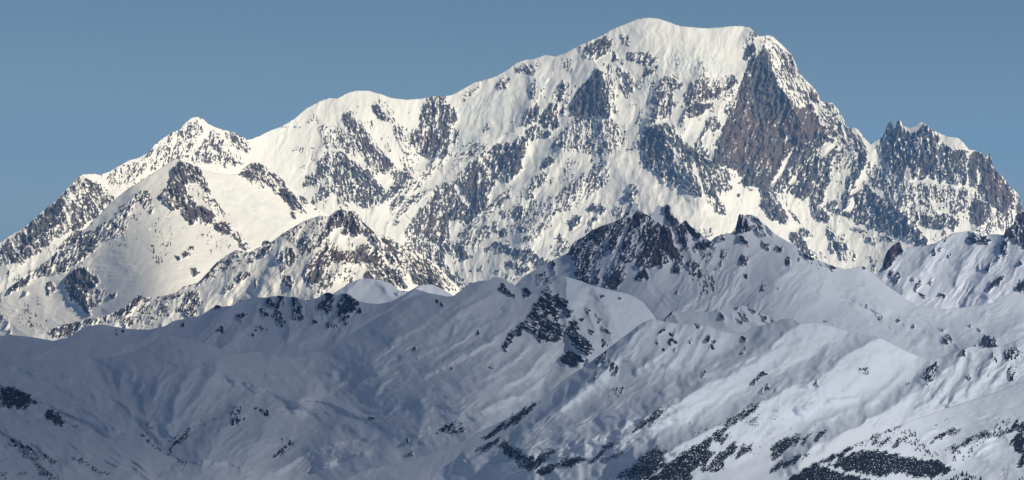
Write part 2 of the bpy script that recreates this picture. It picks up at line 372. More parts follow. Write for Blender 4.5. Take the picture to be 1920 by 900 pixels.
M_ROCK = [
 (.72,-20,.2,"45,430 75,405 100,385 125,357 150,330 160,335 185,350 205,375 195,395 170,410 150,430 110,440 75,470 40,492 10,492 0,470 20,448"),
 (.93,-20,.1,"92,385 108,380 122,385 133,400 118,420 88,432 62,450 42,470 32,462 50,428 58,420"),
 (.92,-10,.1,"50,428 60,450 40,478 28,468"),
 (.36,15,.5,"235,335 262,300 290,272 322,249 342,236 365,240 372,260 350,290 320,305 290,312 250,332 235,342 215,350 200,340"),
 (.58,10,.2,"338,245 350,230 368,225 378,238 370,258 350,262 335,255"),
 (.46,10,.1,"355,300 385,262 395,248 420,265 432,295 440,312 420,312 390,306 365,306"),
 (.92,-20,0,"396,262 404,268 414,278 412,284 402,280 396,272"),
 (.62,-25,.2,"425,250 445,248 465,262 473,280 462,287 445,280 430,270"),
 (.80,-25,.1,"437,292 446,302 455,308 440,308 432,298"),
 (.25,0,.6,"190,328 240,308 275,298 272,310 240,335 222,340 205,338"),
 (.55,-20,.2,"150,335 185,350 215,370 205,385 180,402 160,420 140,430 150,400"),
 (.75,25,.1,"150,430 175,433 170,445 150,450 130,460 115,475 105,480 110,465 130,445"),
 # the dome and its buttress
 (.62,0,.9,"597,240 608,235 620,245 625,270 618,278 605,270"),
 (.78,-20,.8,"645,215 655,212 670,225 685,240 695,260 715,280 730,300 738,315 725,322 705,325 690,312 680,292 665,272 655,252 650,235"),
 (.35,-10,.6,"620,245 645,222 655,255 668,280 660,290 640,280 625,278"),
 (.70,-25,.2,"697,197 705,192 715,205 727,228 716,225 703,210"),
 (.40,-20,.3,"715,190 725,195 740,225 752,245 765,280 775,315 773,330 760,315 752,300 757,290 745,260 730,225"),
 (.66,-10,.2,"595,310 610,290 625,283 640,285 655,300 675,315 690,335 705,350 715,362 722,363 700,385 680,393 670,380 655,378 645,395 638,385 633,368 620,355 616,332 603,337 590,350 580,342"),
 (.93,-25,0,"627,283 640,285 662,303 682,315 697,325 718,357 722,364 705,358 685,343 665,328 645,310 630,297"),
 (.5,10,.1,"565,345 570,330 590,330 600,318 608,322 598,335 585,345 568,352"),
 (.4,10,.1,"552,282 560,272 575,285 563,285"),
 (.35,10,.1,"600,350 615,335 622,345 612,372 590,395 585,385"),
 (.82,20,.2,"735,322 745,318 765,325 776,340 765,350 747,357 730,375 720,380 712,373 728,360 738,345"),
 (.78,5,.8,"793,192 800,188 822,180 832,190 838,200 855,205 856,215 850,228 845,240 860,245 860,260 850,270 840,280 835,290 820,297 805,293 790,290 778,275 766,260 770,250 785,240 790,225"),
 (.96,5,1,"808,245 822,252 828,270 822,288 810,286 805,265"),
 (.93,0,.6,"834,200 850,205 853,220 840,228 836,215"),
 (.93,0,.8,"820,238 832,225 840,235 838,255 825,252"),
 (.93,0,.7,"800,192 806,205 808,230 800,238 795,225 795,205"),
 (.30,-10,.3,"762,262 785,290 778,325 772,335 764,310 758,285"),
 (.30,-50,.3,"865,180 885,168 897,163 890,178 870,190"),
 (.40,20,.2,"908,240 915,232 917,242 908,248"),
 (.33,45,.1,"870,270 885,262 917,277 905,295 885,290 860,310 848,315 855,295"),
 (.25,45,.1,"735,365 776,333 817,299 835,295 830,310 790,345 745,392 735,402 730,385"),
 (.50,45,.1,"800,355 805,362 760,402 745,420 737,422 736,412 748,395 772,368"),
 (.50,45,.1,"734,396 739,379 756,355 773,345 766,367 746,391"),
 (.84,10,.6,"895,295 908,313 915,330 928,337 927,347 916,362 911,391 903,396 893,404 887,401 886,411 870,423 861,411 851,413 840,396 842,435 844,448 832,459 810,459 793,453 773,460 761,440 773,411 798,384 827,350 859,335 876,316"),
 (.95,5,.6,"876,335 890,310 898,315 902,350 903,392 893,400 885,392 874,370 866,350"),
 (.80,5,.3,"927,272 944,267 957,267 966,260 984,255 992,260 984,284 979,294 980,311 971,328 959,338 942,338 927,330 915,305 905,290 913,284"),
 (.93,5,.3,"958,270 975,265 985,262 983,284 978,296 980,311 971,328 960,334 953,320 960,300 955,285"),
 (.66,10,.3,"986,245 1000,238 1012,243 1015,255 1005,262 995,262"),
 (.60,0,.2,"1007,240 1022,243 1035,248 1030,257 1012,258"),
 (.84,15,.2,"976,236 985,214 991,204 1000,206 1009,196 1012,209 1009,220 1000,231 987,235"),
 (.72,10,.2,"1002,150 1005,160 1000,184 994,186 997,165"),
 (.90,12,.2,"1011,233 1022,209 1031,194 1043,196 1047,218 1046,238 1034,242 1024,238"),
 (.58,5,.2,"1037,182 1048,160 1056,152 1063,172 1056,187 1045,189"),
 (.72,5,.1,"1051,209 1055,198 1063,202 1060,215 1054,215"),
 # the summit slopes
 (.62,-30,.5,"930,160 945,142 955,148 950,165 935,170"),
 (.55,-40,.5,"965,128 990,120 1005,122 1000,140 985,135 968,138"),
 (.86,40,.4,"1095,99 1110,81 1132,70 1146,73 1144,92 1128,103 1113,114 1104,107"),
 (.80,10,.4,"1145,95 1153,98 1158,112 1148,114"),
 (.50,0,.2,"1163,60 1180,70 1178,85 1168,82"),
 (.60,20,1,"1177,103 1216,97 1227,110 1232,128 1220,138 1205,144 1212,128 1198,117 1179,112"),
 (.96,10,.15,"1066,216 1073,191 1088,165 1106,147 1121,132 1130,136 1137,165 1143,198 1146,215 1139,221 1121,217 1099,222 1080,218"),
 (.50,0,.2,"1132,121 1150,128 1146,147 1153,182 1160,215 1150,210 1139,176 1135,147"),
 (.58,-20,.3,"1154,117 1165,128 1187,150 1201,169 1190,169 1176,183 1166,172 1161,147"),
 (.45,0,.3,"1198,213 1205,205 1206,222 1198,240 1190,235"),
 (.66,10,.7,"1220,191 1238,154 1245,143 1256,143 1278,158 1275,165 1260,169 1264,191 1256,218 1234,222 1214,229 1230,200"),
 (.66,15,.7,"1271,235 1289,198 1282,183 1297,158 1315,136 1330,147 1355,161 1352,180 1330,187 1325,190 1300,200 1284,225 1275,240"),
 (.93,10,.7,"1286,208 1300,195 1325,192 1338,196 1322,212 1298,221"),
 (.90,0,.9,"1318,170 1335,163 1354,163 1351,180 1330,186 1316,182"),
 (.65,15,.3,"1363,154 1377,138 1379,150 1372,172 1361,187 1355,180"),
 (.80,15,.3,"1359,208 1366,191 1380,192 1376,205 1365,214"),
 (.70,15,.8,"1304,271 1319,242 1330,220 1344,220 1348,238 1333,264 1326,290 1311,293"),
 (.97,0,1,"1398,90 1414,82 1416,97 1399,112"),
 (.40,20,.4,"1392,88 1407,59 1421,60 1416,73 1405,80"),
 (.945,15,.85,"1434,86 1443,95 1445,121 1465,165 1484,191 1500,200 1520,195 1533,215 1547,240 1540,265 1520,265 1495,275 1478,290 1455,335 1442,350 1424,349 1393,347 1383,318 1336,305 1334,298 1351,255 1373,200 1392,155 1405,125 1420,103"),
 (.972,15,0,"1434,86 1443,95 1445,121 1462,160 1482,192 1490,208 1470,216 1450,226 1438,222 1430,232 1418,228 1406,214 1410,190 1404,165 1412,140 1402,135 1410,112 1422,98"),  # shaded top of the pillar: brown left out to paint its blue-grey shade
 (.55,-30,.6,"1405,140 1415,145 1408,160 1400,175 1390,165"), (.95,15,0,"1384,318 1336,305 1365,300 1400,300 1420,310 1450,320 1448,345 1424,349 1393,347"),
 (.55,-20,.8,"1443,90 1452,75 1470,95 1485,105 1495,130 1510,150 1530,170 1535,190 1520,197 1505,195 1485,188 1465,150 1448,115"),
 (.95,0,1,"1522,168 1533,178 1536,190 1520,186"),
 (.85,0,1,"1476,98 1488,106 1492,122 1482,114"),
 (.48,-30,.5,"1535,195 1560,195 1580,220 1600,245 1620,260 1630,282 1610,290 1580,280 1560,260 1548,238 1540,215"),
 (.92,20,.2,"1495,275 1520,265 1547,242 1562,262 1567,280 1560,310 1555,330 1550,352 1540,378 1533,385 1520,374 1500,367 1475,362 1450,355 1442,350 1457,335 1478,290"),
 (.45,20,.1,"1570,280 1600,262 1618,275 1605,300 1590,315 1572,320 1562,332 1560,300"),
 (.82,20,.1,"1615,278 1625,300 1620,320 1602,345 1592,370 1582,395 1574,402 1578,380 1588,345 1602,310"),
 (.78,15,.1,"1545,387 1560,378 1580,398 1600,395 1620,340 1640,360 1655,370 1680,382 1700,400 1722,430 1737,457 1725,463 1710,455 1690,445 1650,430 1610,417 1580,402 1560,395"),
 (.92,15,0,"1690,420 1715,420 1735,440 1740,460 1720,460 1700,445 1660,432 1640,420 1655,400 1670,405"),
 (.90,10,0,"1600,370 1622,345 1645,365 1640,385 1620,400 1600,400"),
 (.80,0,.2,"1646,276 1656,256 1663,233 1670,229 1676,240 1684,226 1692,237 1700,250 1725,240 1735,233 1750,245 1760,262 1780,275 1795,285 1812,282 1816,300 1812,342 1800,347 1780,337 1765,342 1745,327 1725,337 1705,332 1695,345 1680,330 1665,315 1655,290"),
 (.97,0,.4,"1678,240 1684,228 1692,238 1698,250 1694,260 1684,258"),
 (.97,0,.1,"1722,305 1735,285 1755,290 1758,310 1750,327 1728,330"),
 (.95,0,.7,"1818,290 1830,283 1842,292 1850,295 1853,287 1858,288 1862,312 1880,332 1895,355 1902,375 1890,400 1870,390 1855,385 1840,362 1830,350 1818,345"),
 (.72,0,.3,"1880,332 1898,350 1914,375 1917,395 1908,402 1895,392 1890,365"),
 (.96,0,.6,"1813,390 1830,370 1850,380 1858,395 1850,415 1835,425 1820,402"),
 (.52,0,.1,"1625,300 1660,320 1700,345 1740,350 1780,350 1810,355 1840,370 1830,372 1812,395 1790,400 1772,382 1752,372 1770,420 1790,430 1770,440 1740,422 1715,422 1690,402 1670,387 1650,367 1636,345 1628,320"),
 (.85,0,.2,"1715,405 1730,400 1755,405 1780,400 1795,415 1790,430 1765,430 1735,428"),
 (.55,0,.3,"1850,410 1875,392 1905,402 1900,422 1885,432 1860,440 1842,438"),
 # the foot of the pillar and the islands of rock in the glacier
 (.94,-20,0,"1423,350 1442,348 1449,358 1461,377 1478,409 1473,419 1456,412 1439,404 1429,390 1427,370"),
 (.90,-10,0,"1481,436 1493,438 1510,429 1521,441 1508,449 1517,468 1532,479 1510,477 1490,458 1484,446"),
 (.90,-10,0,"1520,377 1527,377 1537,392 1547,399 1559,414 1542,416 1527,407"),
 (.93,-10,0,"1552,426 1566,441 1571,456 1588,453 1590,470 1561,473 1559,451"),
 (.80,-30,0,"1596,429 1615,429 1625,436 1610,438"), (.82,0,0,"1622,446 1641,446 1642,458 1630,452"),
 (.75,-60,0,"1652,441 1674,446 1671,452 1657,449"), (.6,-40,0,"1480,395 1492,408 1500,418 1490,410"),
 (.5,-30,0,"1568,475 1590,470 1605,480 1600,490 1575,488"),
 (.82,-20,.1,"1197,266 1207,242 1239,232 1261,237 1278,259 1295,278 1317,290 1336,305 1349,312 1336,332 1346,366 1358,396 1354,403 1339,388 1327,378 1324,359 1317,366 1297,364 1278,352 1253,344 1239,339 1226,320 1202,305 1207,281"),
 (.96,-10,0,"1200,262 1212,240 1240,233 1248,245 1245,290 1240,320 1225,300 1210,290"),
 (.60,-10,.1,"1349,312 1365,320 1368,335 1365,345 1372,358 1360,362 1345,358 1340,335"),
 (.95,-15,0,"1337,335 1344,345 1349,370 1338,368 1327,360"),
 (.48,-5,.3,"1040,262 1065,235 1080,222 1120,218 1150,225 1170,245 1173,265 1150,277 1135,291 1115,290 1095,285 1080,280 1065,283 1050,277"),
 (.68,0,.1,"1038,277 1041,262 1058,250 1058,279 1050,277"),
 (.90,0,.1,"1016,318 1021,299 1031,292 1038,303 1026,313"),
 (.62,10,.1,"985,355 1000,335 1020,322 1027,330 1010,350 1000,357 985,364"),
 (.55,0,.1,"985,367 1000,360 1006,372 990,374"),
 (.42,20,.1,"960,420 985,390 1020,375 1050,362 1090,330 1130,300 1144,306 1132,340 1110,355 1090,372 1060,395 1030,420 1010,440 985,442"),
 (.82,10,.1,"965,397 985,385 987,402 970,412 960,405"),
 (.62,20,0,"1095,362 1130,330 1138,338 1120,355 1100,372"), (.7,15,0,"1060,350 1070,345 1072,358 1062,360"),
 (.88,10,0,"1100,395 1112,383 1125,383 1136,395 1132,403 1115,396"), (.80,10,0,"1065,420 1075,405 1090,405 1087,420 1070,430"),
 (.7,10,0,"1105,415 1120,402 1122,415 1108,422"), (.88,10,0,"1163,373 1175,364 1184,378 1168,376"), (.75,20,0,"1180,350 1190,345 1194,355 1188,377 1182,362"),
 (.66,10,0,"1150,392 1160,385 1168,402 1160,412 1150,404"), (.88,10,0,"1178,398 1186,380 1195,383 1198,402 1186,407"),
 (.55,45,.1,"905,402 920,385 945,362 960,350 950,372 925,395 910,412"), (.35,45,0,"860,440 905,402 915,412 880,440 862,452"),
 (.55,20,.1,"940,400 960,390 975,385 982,395 965,412 955,414"), (.85,0,0,"930,435 945,428 952,440 935,446"),
 (.50,25,.1,"840,470 870,447 900,425 930,415 932,440 905,450 890,470 880,460 850,482"),
 (.60,-20,.1,"760,455 800,455 840,450 845,465 825,485 840,500 860,520 880,540 870,556 840,552 825,547 800,522 780,502 758,482"),
 (.88,0,0,"850,462 862,455 870,470 885,482 870,486 855,480"), (.85,0,0,"815,470 830,465 835,480 825,497 817,487"),
 (.80,-30,0,"795,505 810,505 830,530 850,540 860,550 835,556 820,547 800,527"),
 (.85,30,0,"910,472 925,460 940,455 955,460 965,470 985,465 1000,470 1015,485 1030,490 1025,502 1005,500 1000,487 985,490 990,507 975,514 955,502 948,492 970,490 960,477 940,472 925,467 915,474"),
 (.75,30,0,"975,447 990,440 1010,442 1005,452 980,454"), (.66,20,0,"1040,447 1050,440 1067,450 1055,457"), (.4,20,0,"1030,465 1050,455 1062,465 1050,480 1035,478"),
 (.5,20,0,"878,512 888,502 886,508"), (.5,20,0,"895,507 905,498 903,510"), (.8,0,0,"930,507 936,507 933,513"), (.95,0,0,"1384,364 1387,364 1387,369 1384,369"),
 (.35,20,.1,"1075,470 1100,440 1110,420 1120,430 1105,450 1080,480"),
]
M_SNOW = ["855,345 862,345 870,365 882,382 888,396 880,392 868,378 857,360","899,305 902,330 903,395 900,395 898,330",
 "1488,275 1478,305 1466,325 1452,345 1447,348 1452,333 1470,305","1506,312 1495,328 1482,350 1472,362 1468,358 1482,338",
 "1530,292 1535,277 1550,268 1566,270 1558,282 1540,297","1265,268 1272,290 1282,310 1287,335 1293,352 1285,338 1275,315 1263,300",
 "1294,285 1306,305 1314,335 1320,358 1314,350 1303,320","1480,250 1470,262 1478,266 1485,258","1745,372 1775,392 1790,402 1775,400 1755,388",
 "1720,425 1735,425 1770,432 1745,455 1735,445","1793,400 1815,402 1828,422 1805,415","1640,345 1660,362 1655,372 1640,360","1702,300 1708,318 1702,345 1697,330",
 "1775,260 1782,275 1772,270","1815,300 1818,340 1812,345 1813,310","1836,300 1838,345 1834,345","1705,235 1720,240 1715,250 1705,248","120,385 133,405 138,422 132,425 122,400",
 "1560,440 1570,448 1572,455 1563,452","1330,240 1338,250 1330,275 1322,285 1318,262"]
M_LINES = [
 (46,50,28,"1434,86 1445,121 1465,165 1484,195 1500,235"), (14,25,60,"1400,130 1373,200 1351,255 1334,300"), (8,40,40,"1440,220 1430,290 1425,345"),
 (16,28,34,"1230,235 1262,280 1290,330 1317,366"), (8,10,16,"1349,312 1340,350 1358,400"), (20,55,22,"1121,130 1134,165 1143,218"), (10,22,22,"1245,143 1235,185 1222,225"),
 (12,26,26,"1315,136 1290,200 1275,240"), (8,16,20,"1363,154 1345,205 1320,270"), (8,30,30,"815,182 820,240 815,295"), (8,20,20,"845,200 838,240 835,285"),
 (16,45,40,"655,205 690,255 738,320"), (14,50,22,"632,283 680,318 722,363"), (8,22,20,"612,240 608,280 600,310"), (6,20,20,"720,190 752,250 773,325"),
 (24,80,50,"1000,200 975,240 917,277 870,310 827,352 773,409 745,455"), (10,16,26,"905,268 837,289 817,299 749,357 700,384"), (8,20,20,"895,295 905,340 900,395"),
 (7,18,18,"880,320 870,360 858,410"), (7,16,16,"838,350 820,400 815,455"), (12,30,40,"1060,285 1000,330 950,365 905,400 850,450"),
 (12,34,44,"1145,303 1090,345 1040,390 985,442"), (10,60,70,"1165,295 1200,330 1240,380"), (10,22,22,"1562,262 1530,320 1510,372"), (14,30,24,"1603,242 1622,290 1592,370 1578,402"),
 (12,34,34,"1735,233 1728,285 1700,345 1690,400"), (10,24,28,"1688,226 1680,280 1665,320"), (14,24,40,"1855,287 1862,330 1850,385 1835,430"), (8,26,26,"1800,262 1795,320 1780,360"),
 (10,30,34,"1650,370 1700,400 1737,460"), (8,18,18,"1440,350 1450,380 1478,415"), (10,34,30,"368,222 345,255 300,290 250,335"), (12,30,36,"370,222 392,250 430,295 455,325"),
 (8,30,20,"322,249 300,290"), (14,44,44,"160,328 120,395 70,455 20,500"), (8,26,26,"1043,155 1035,200 1020,245"), (8,22,22,"1003,130 1000,180 985,235"), (10,30,30,"1080,222 1060,275"),
 (10,26,26,"1125,218 1140,270"), (12,30,30,"970,255 965,330"), (8,18,24,"1520,375 1550,410 1575,460"), (10,60,110,"800,455 840,520 870,560"), (10,50,50,"1005,440 960,470 950,500"),
 (7,60,60,"1215,33 1190,110 1160,180"), (9,50,40,"1290,52 1310,110 1318,140"), (10,40,24,"1420,66 1410,110 1395,150"),
 (-10,50,50,"1180,140 1190,190 1180,240"), (-8,30,30,"1330,300 1360,240 1375,190"), (-10,40,50,"560,330 600,380 640,410"), (-14,60,50,"800,330 760,320 720,300 700,250"),
 (-8,30,30,"1010,270 960,350 890,410 850,440"), (-8,40,40,"1400,400 1300,400 1220,340 1180,290"),
]
M_ICE = [(.45,"860,200 900,180 945,170 960,200 940,240 900,270 860,290 835,300 845,260 880,230"), (.35,"1000,150 1040,150 1030,190 1010,190"), (.5,"1005,280 1035,275 1030,300 1000,320 978,305"),
 (.32,"1225,110 1280,90 1350,110 1385,110 1370,150 1330,140 1290,140 1240,150 1215,180 1200,185 1205,150"), (.3,"1200,60 1210,95 1195,98"), (.25,"1280,260 1300,250 1310,275 1300,300"), (.25,"500,245 560,222 600,200 600,210 560,240 500,265"),(.3,"1385,120 1400,120 1385,170 1375,150")]
sheet('M', 'mountain_massif', M_CREST, M_BASE, "-150,39000 200,40500 500,45000 900,46500 1500,46500 1700,45000 2080,44000", [.95,.85,.75,.65], MAT_FAR, 1.42,
      M_ROCK, M_SNOW, M_LINES, M_ICE, jag=.8, dust=.20, und=(90,8,30), flute=(2.0,21,10), label='high glaciated mountain massif with sunlit snow and brown granite faces on the skyline', back=(2600,.75),
      roll=[(1.6,22,40,3.0)])

# ------------------------------------------------------------------ the glacier shoulder at the left
F_CREST = """-150,640 -60,600 0,552 60,508 110,472 150,440 185,405 210,378 225,366 240,354 262,341 290,323 316,305 330,297 342,301 352,305 372,313 383,319 400,323 430,328 448,326 458,314
472,305 487,305 500,313 520,329 545,349 562,362 578,377 600,393 620,404 660,440 700,480"""
F_BASE = "-150,720 0,660 100,665 200,630 300,590 400,540 480,500 560,460 620,440 700,500"
F_ROCK = [
 (.84,-25,.4,"322,322 335,303 355,305 375,318 385,335 392,355 390,362 375,345 352,337 346,352 360,372 370,385 385,390 398,405 400,415 388,420 370,412 355,420 345,402 330,392 318,382 300,375 295,370 308,358 315,350 325,330"),
 (.97,-25,.8,"360,387 385,388 400,405 398,418 380,414 366,400"), (.93,-15,.3,"315,352 332,346 336,362 325,368 314,362"),
 (.40,-25,.2,"385,350 400,375 415,395 425,402 415,402 395,387 380,372"),
 (.88,-35,.5,"400,418 415,415 430,422 440,435 455,452 465,468 460,471 448,456 435,441 420,438 405,425"),
 (.66,-35,.2,"445,325 472,304 490,306 508,320 530,345 550,365 560,372 572,395 560,397 545,380 530,370 510,354 480,347 455,332"),
 (.95,-35,0,"520,355 535,350 550,365 565,385 567,397 552,392 537,377"), (.88,-30,0,"545,395 553,400 556,409 548,404"), (.88,-35,0,"560,362 575,375 579,381 566,377"),
 (.93,-35,0,"500,318 515,325 530,342 540,352 528,348 512,335"),
 (.55,25,.3,"245,370 265,357 275,362 285,385 290,395 280,398 270,385 262,372 250,390 240,402 225,422 210,432 215,412 235,385"),
 (.56,25,.1,"225,400 240,415 225,440 190,452 170,472 150,492 130,502 110,514 70,517 30,532 5,547 -40,575 -30,560 20,525 60,505 90,490 110,470 140,455 160,440 190,425"),
 (.80,25,0,"30,530 50,518 60,525 40,540 10,550"), (.8,20,0,"105,470 118,462 120,470 108,478"), (.8,20,.2,"130,450 150,440 172,434 170,442 150,450 135,458"),
 (.95,-10,0,"122,525 135,510 150,503 165,505 180,520 185,530 168,540 165,550 170,580 168,590 158,582 150,568 140,568 128,560 122,545"),
 (.45,20,.1,"170,545 195,540 200,550 185,570 172,577"), (.93,0,0,"207,552 217,550 215,559 207,558"), (.5,0,0,"85,535 100,530 103,545 95,556 88,550"),
 (.8,0,0,"45,545 52,547 48,553"), (.85,0,0,"338,475 348,470 357,478 345,481"), (.8,0,0,"355,462 363,463 362,468 352,467"), (.97,-20,0,"358,503 366,503 374,512 367,517 360,512"),
 (.6,0,0,"330,480 340,484 336,488"), (.13,0,0,"290,430 320,425 330,440 310,485 295,490 275,460"), (.12,0,0,"380,440 420,440 430,470 390,475"), (.13,0,0,"20,590 60,580 90,610 60,625"),
 (.5,45,0,"0,585 10,600 25,640 10,620"), (.10,0,.2,"180,430 240,420 260,450 200,470"),
]
F_LINES = [(12,30,40,"338,300 325,345 300,376"), (12,40,34,"352,305 385,345 400,412 465,470"), (14,40,50,"262,358 228,398 170,438 100,490 0,548"), (10,26,22,"478,305 535,350 575,396"),
 (6,20,30,"150,500 150,540 165,590"), (10,50,30,"120,460 60,500 0,540"), (-8,60,60,"420,360 480,420 480,470"), (-8,40,40,"215,370 160,430 100,470"), 
 (-6,30,30,"90,520 110,580 180,600"), (5,20,24,"395,330 470,370 540,410"), (5,14,20,"380,380 430,430 470,450"), (8,30,40,"0,590 40,620 70,650")]
sheet('F', 'glacier_slope', F_CREST, F_BASE, "-150,34800 330,36300 700,38200", [.6,.46,.40,.42], MAT_FAR, 1.5, F_ROCK, [], F_LINES,
      [(.2,"390,330 450,345 520,390 560,420 520,430 450,400 400,370")], jag=.35, dust=.12, gain=.62, und=(90,5,60), flute=(.9,20,50), label='broad snow shoulder and glacier with rock outcrops left of the main massif', back=(500,.5),
      roll=[(1.3,16,-60,3.2),(.9,11,80,3)])

# ------------------------------------------------------------------ the sunlit rocky ridge in the middle distance
B_CREST = """-150,680 -60,660 0,650 60,634 95,618 110,610 137,605 156,600 181,595 203,590 220,582 244,569 255,556 262,551 268,557 293,556 315,553 332,548 345,536 370,531 382,519 394,505
406,492 426,478 443,468 465,473 475,469 490,461 492,453 500,450 508,455 528,439 560,420 573,413 600,404 617,406 628,396 640,392 651,396 663,395 675,403 680,412 688,423 707,440 720,443 734,447 745,455 760,463 780,472 800,482 820,498 840,520 862,540 885,556 940,590"""
B_BASE = "-150,710 0,665 150,650 330,630 400,605 500,590 620,585 720,590 800,580 860,590 940,620"
B_ROCK = [
 (.82,10,.4,"598,442 615,415 630,398 645,393 660,398 672,405 680,425 690,437 675,440 660,430 640,425 625,432 610,445 598,462"),
 (.93,-10,.1,"655,402 665,408 678,430 673,443 662,436 655,420"), (.85,0,.1,"640,430 652,428 651,440 640,438"), (.93,15,.1,"620,412 645,398 660,405 655,420 630,425 612,440 602,452 605,432"),
 (.84,30,.9,"575,500 590,480 610,464 620,455 625,465 645,472 665,470 680,460 700,465 715,480 720,490 700,495 680,492 665,496 650,487 635,490 620,488 605,495 590,510 580,530 572,525"),
 (.97,20,1,"626,470 645,476 655,490 640,488 628,482"), (.95,0,.6,"686,478 705,476 716,486 708,494 690,492"),
 (.84,30,0,"573,500 590,500 610,490 622,490 610,510 595,527 583,537 573,530"), (.45,30,0,"583,540 600,525 615,500 640,492 665,500 668,510 640,520 620,535 600,552 585,555"),
 (.86,-30,0,"683,522 690,497 715,492 735,505 752,517 762,536 744,544 728,537 712,529"), (.25,0,0,"735,495 760,497 775,520 770,530 752,515"),
 (.70,0,0,"515,487 525,470 545,465 555,480 548,497 530,490 518,494"), (.38,10,0,"530,440 545,430 560,425 570,437 560,462 545,452"),
 (.75,30,0,"482,472 500,462 512,460 505,472 490,482"), (.42,25,.1,"563,452 570,440 590,428 602,430 597,450 577,482 563,472"), (.95,0,0,"562,448 570,448 570,462 563,460"),
 (.66,0,0,"530,515 545,515 550,530 545,542 535,534"), (.3,10,0,"570,415 600,405 615,410 600,425 580,425"),
 (.60,-30,.2,"680,410 700,435 720,445 740,450 760,458 785,476 815,500 840,525 865,548 845,545 820,542 790,527 765,507 740,492 715,477 700,457 687,437"),
 (.88,-30,0,"718,445 735,450 750,458 745,475 730,470 722,460"), (.88,-35,0,"765,500 785,505 800,520 825,545 815,552 790,535 770,520"), (.85,-35,0,"775,480 795,492 815,515 830,535 815,530 795,512"),
 (.90,40,0,"370,532 382,519 406,492 416,495 400,510 385,527"), (.60,60,0,"430,479 455,471 452,480 430,487"), (.78,30,0,"440,520 455,510 465,508 470,515 455,527 443,527"),
 (.75,40,0,"420,541 440,530 438,538 422,550"), (.6,40,0,"475,470 500,459 512,452 508,470 490,480 478,480"), (.97,0,0,"491,454 500,450 506,456 494,458"),
 (.3,40,0,"385,515 430,485 470,475 480,485 440,500 400,520"), (.5,0,0,"476,530 480,520 484,535 478,545"), (.4,20,0,"525,500 535,500 532,530 527,520"),
 (.62,20,0,"330,582 345,562 355,547 370,545 376,560 367,580 376,594 360,597 345,587"), (.88,30,0,"248,570 258,554 266,551 272,558 262,567 250,577 240,590 222,593 212,590 225,580"),
 (.30,25,0,"260,562 335,555 315,590 275,607 240,602 255,577"), (.7,20,0,"228,602 245,595 252,605 235,614"), (.80,20,0,"92,619 110,610 137,605 156,600 181,595 187,605 170,612 150,617 130,627 100,634"),
 (.4,20,0,"180,598 220,583 240,590 215,605 190,610"), (.3,40,0,"290,560 345,537 370,532 350,550 310,575"), (.6,45,0,"300,577 312,567 315,577 305,584"),
]
B_LINES = [(16,38,34,"642,394 600,442 578,500 560,540"), (12,20,34,"645,394 690,432 745,480 830,545"), (10,24,44,"443,469 400,502 350,560 300,605"), (12,34,34,"560,420 520,480 490,545 470,570"),
 (8,20,26,"345,536 300,580 250,620"), (8,20,20,"640,445 650,485 620,520 590,555"), (-10,26,26,"660,455 672,500 660,520"), (8,24,40,"465,480 430,530 380,580"), (10,20,20,"720,445 740,490 765,540"),
 (10,20,30,"258,552 230,600 190,630"), (8,18,18,"600,404 580,450"), (7,20,20,"510,520 480,560"),(-8,30,30,"500,500 460,560 420,600")]
sheet('B', 'rocky_ridge', B_CREST, B_BASE, "-150,32200 640,31800 940,31800", [.8,.68,.6], MAT_FAR, 1.35, B_ROCK, ["630,442 655,440 678,447 676,460 655,463 635,458","668,494 685,492 684,510 675,520 668,505","620,500 640,495 650,500 640,506"], B_LINES, [], jag=.9, dust=.24,
      und=(70,6,30), flute=(1.5,15,25), label='sunlit rocky ridge with a pyramid peak in front of the massif', back=(1200,.7), roll=[(1.3,14,35,3)])

# small snow saddle behind the shaded ridge
sheet('B2', 'snow_hill', "560,585 600,565 640,541 655,531 672,524 690,522 705,524 730,530 750,545 768,546 785,535 810,533 835,545 860,560", "560,600 860,600", "560,27500 860,27500", [.3,.35,.4], MAT_MID, 1.8,
      [(.75,-40,0,"740,549 748,548 746,553"),(.6,-60,0,"753,546 760,540 758,548")], [], [(7,26,34,"672,524 640,560 600,600"), (3,12,16,"705,524 735,545 770,560"),(6,16,24,"785,535 740,570 700,600"),(5,20,30,"700,524 740,560 760,600")], [], und=(60,3,70), label='low rounded snow hill in sunlight between two ridges', back=(500,.4), roll=[(1.2,14,70,3)])

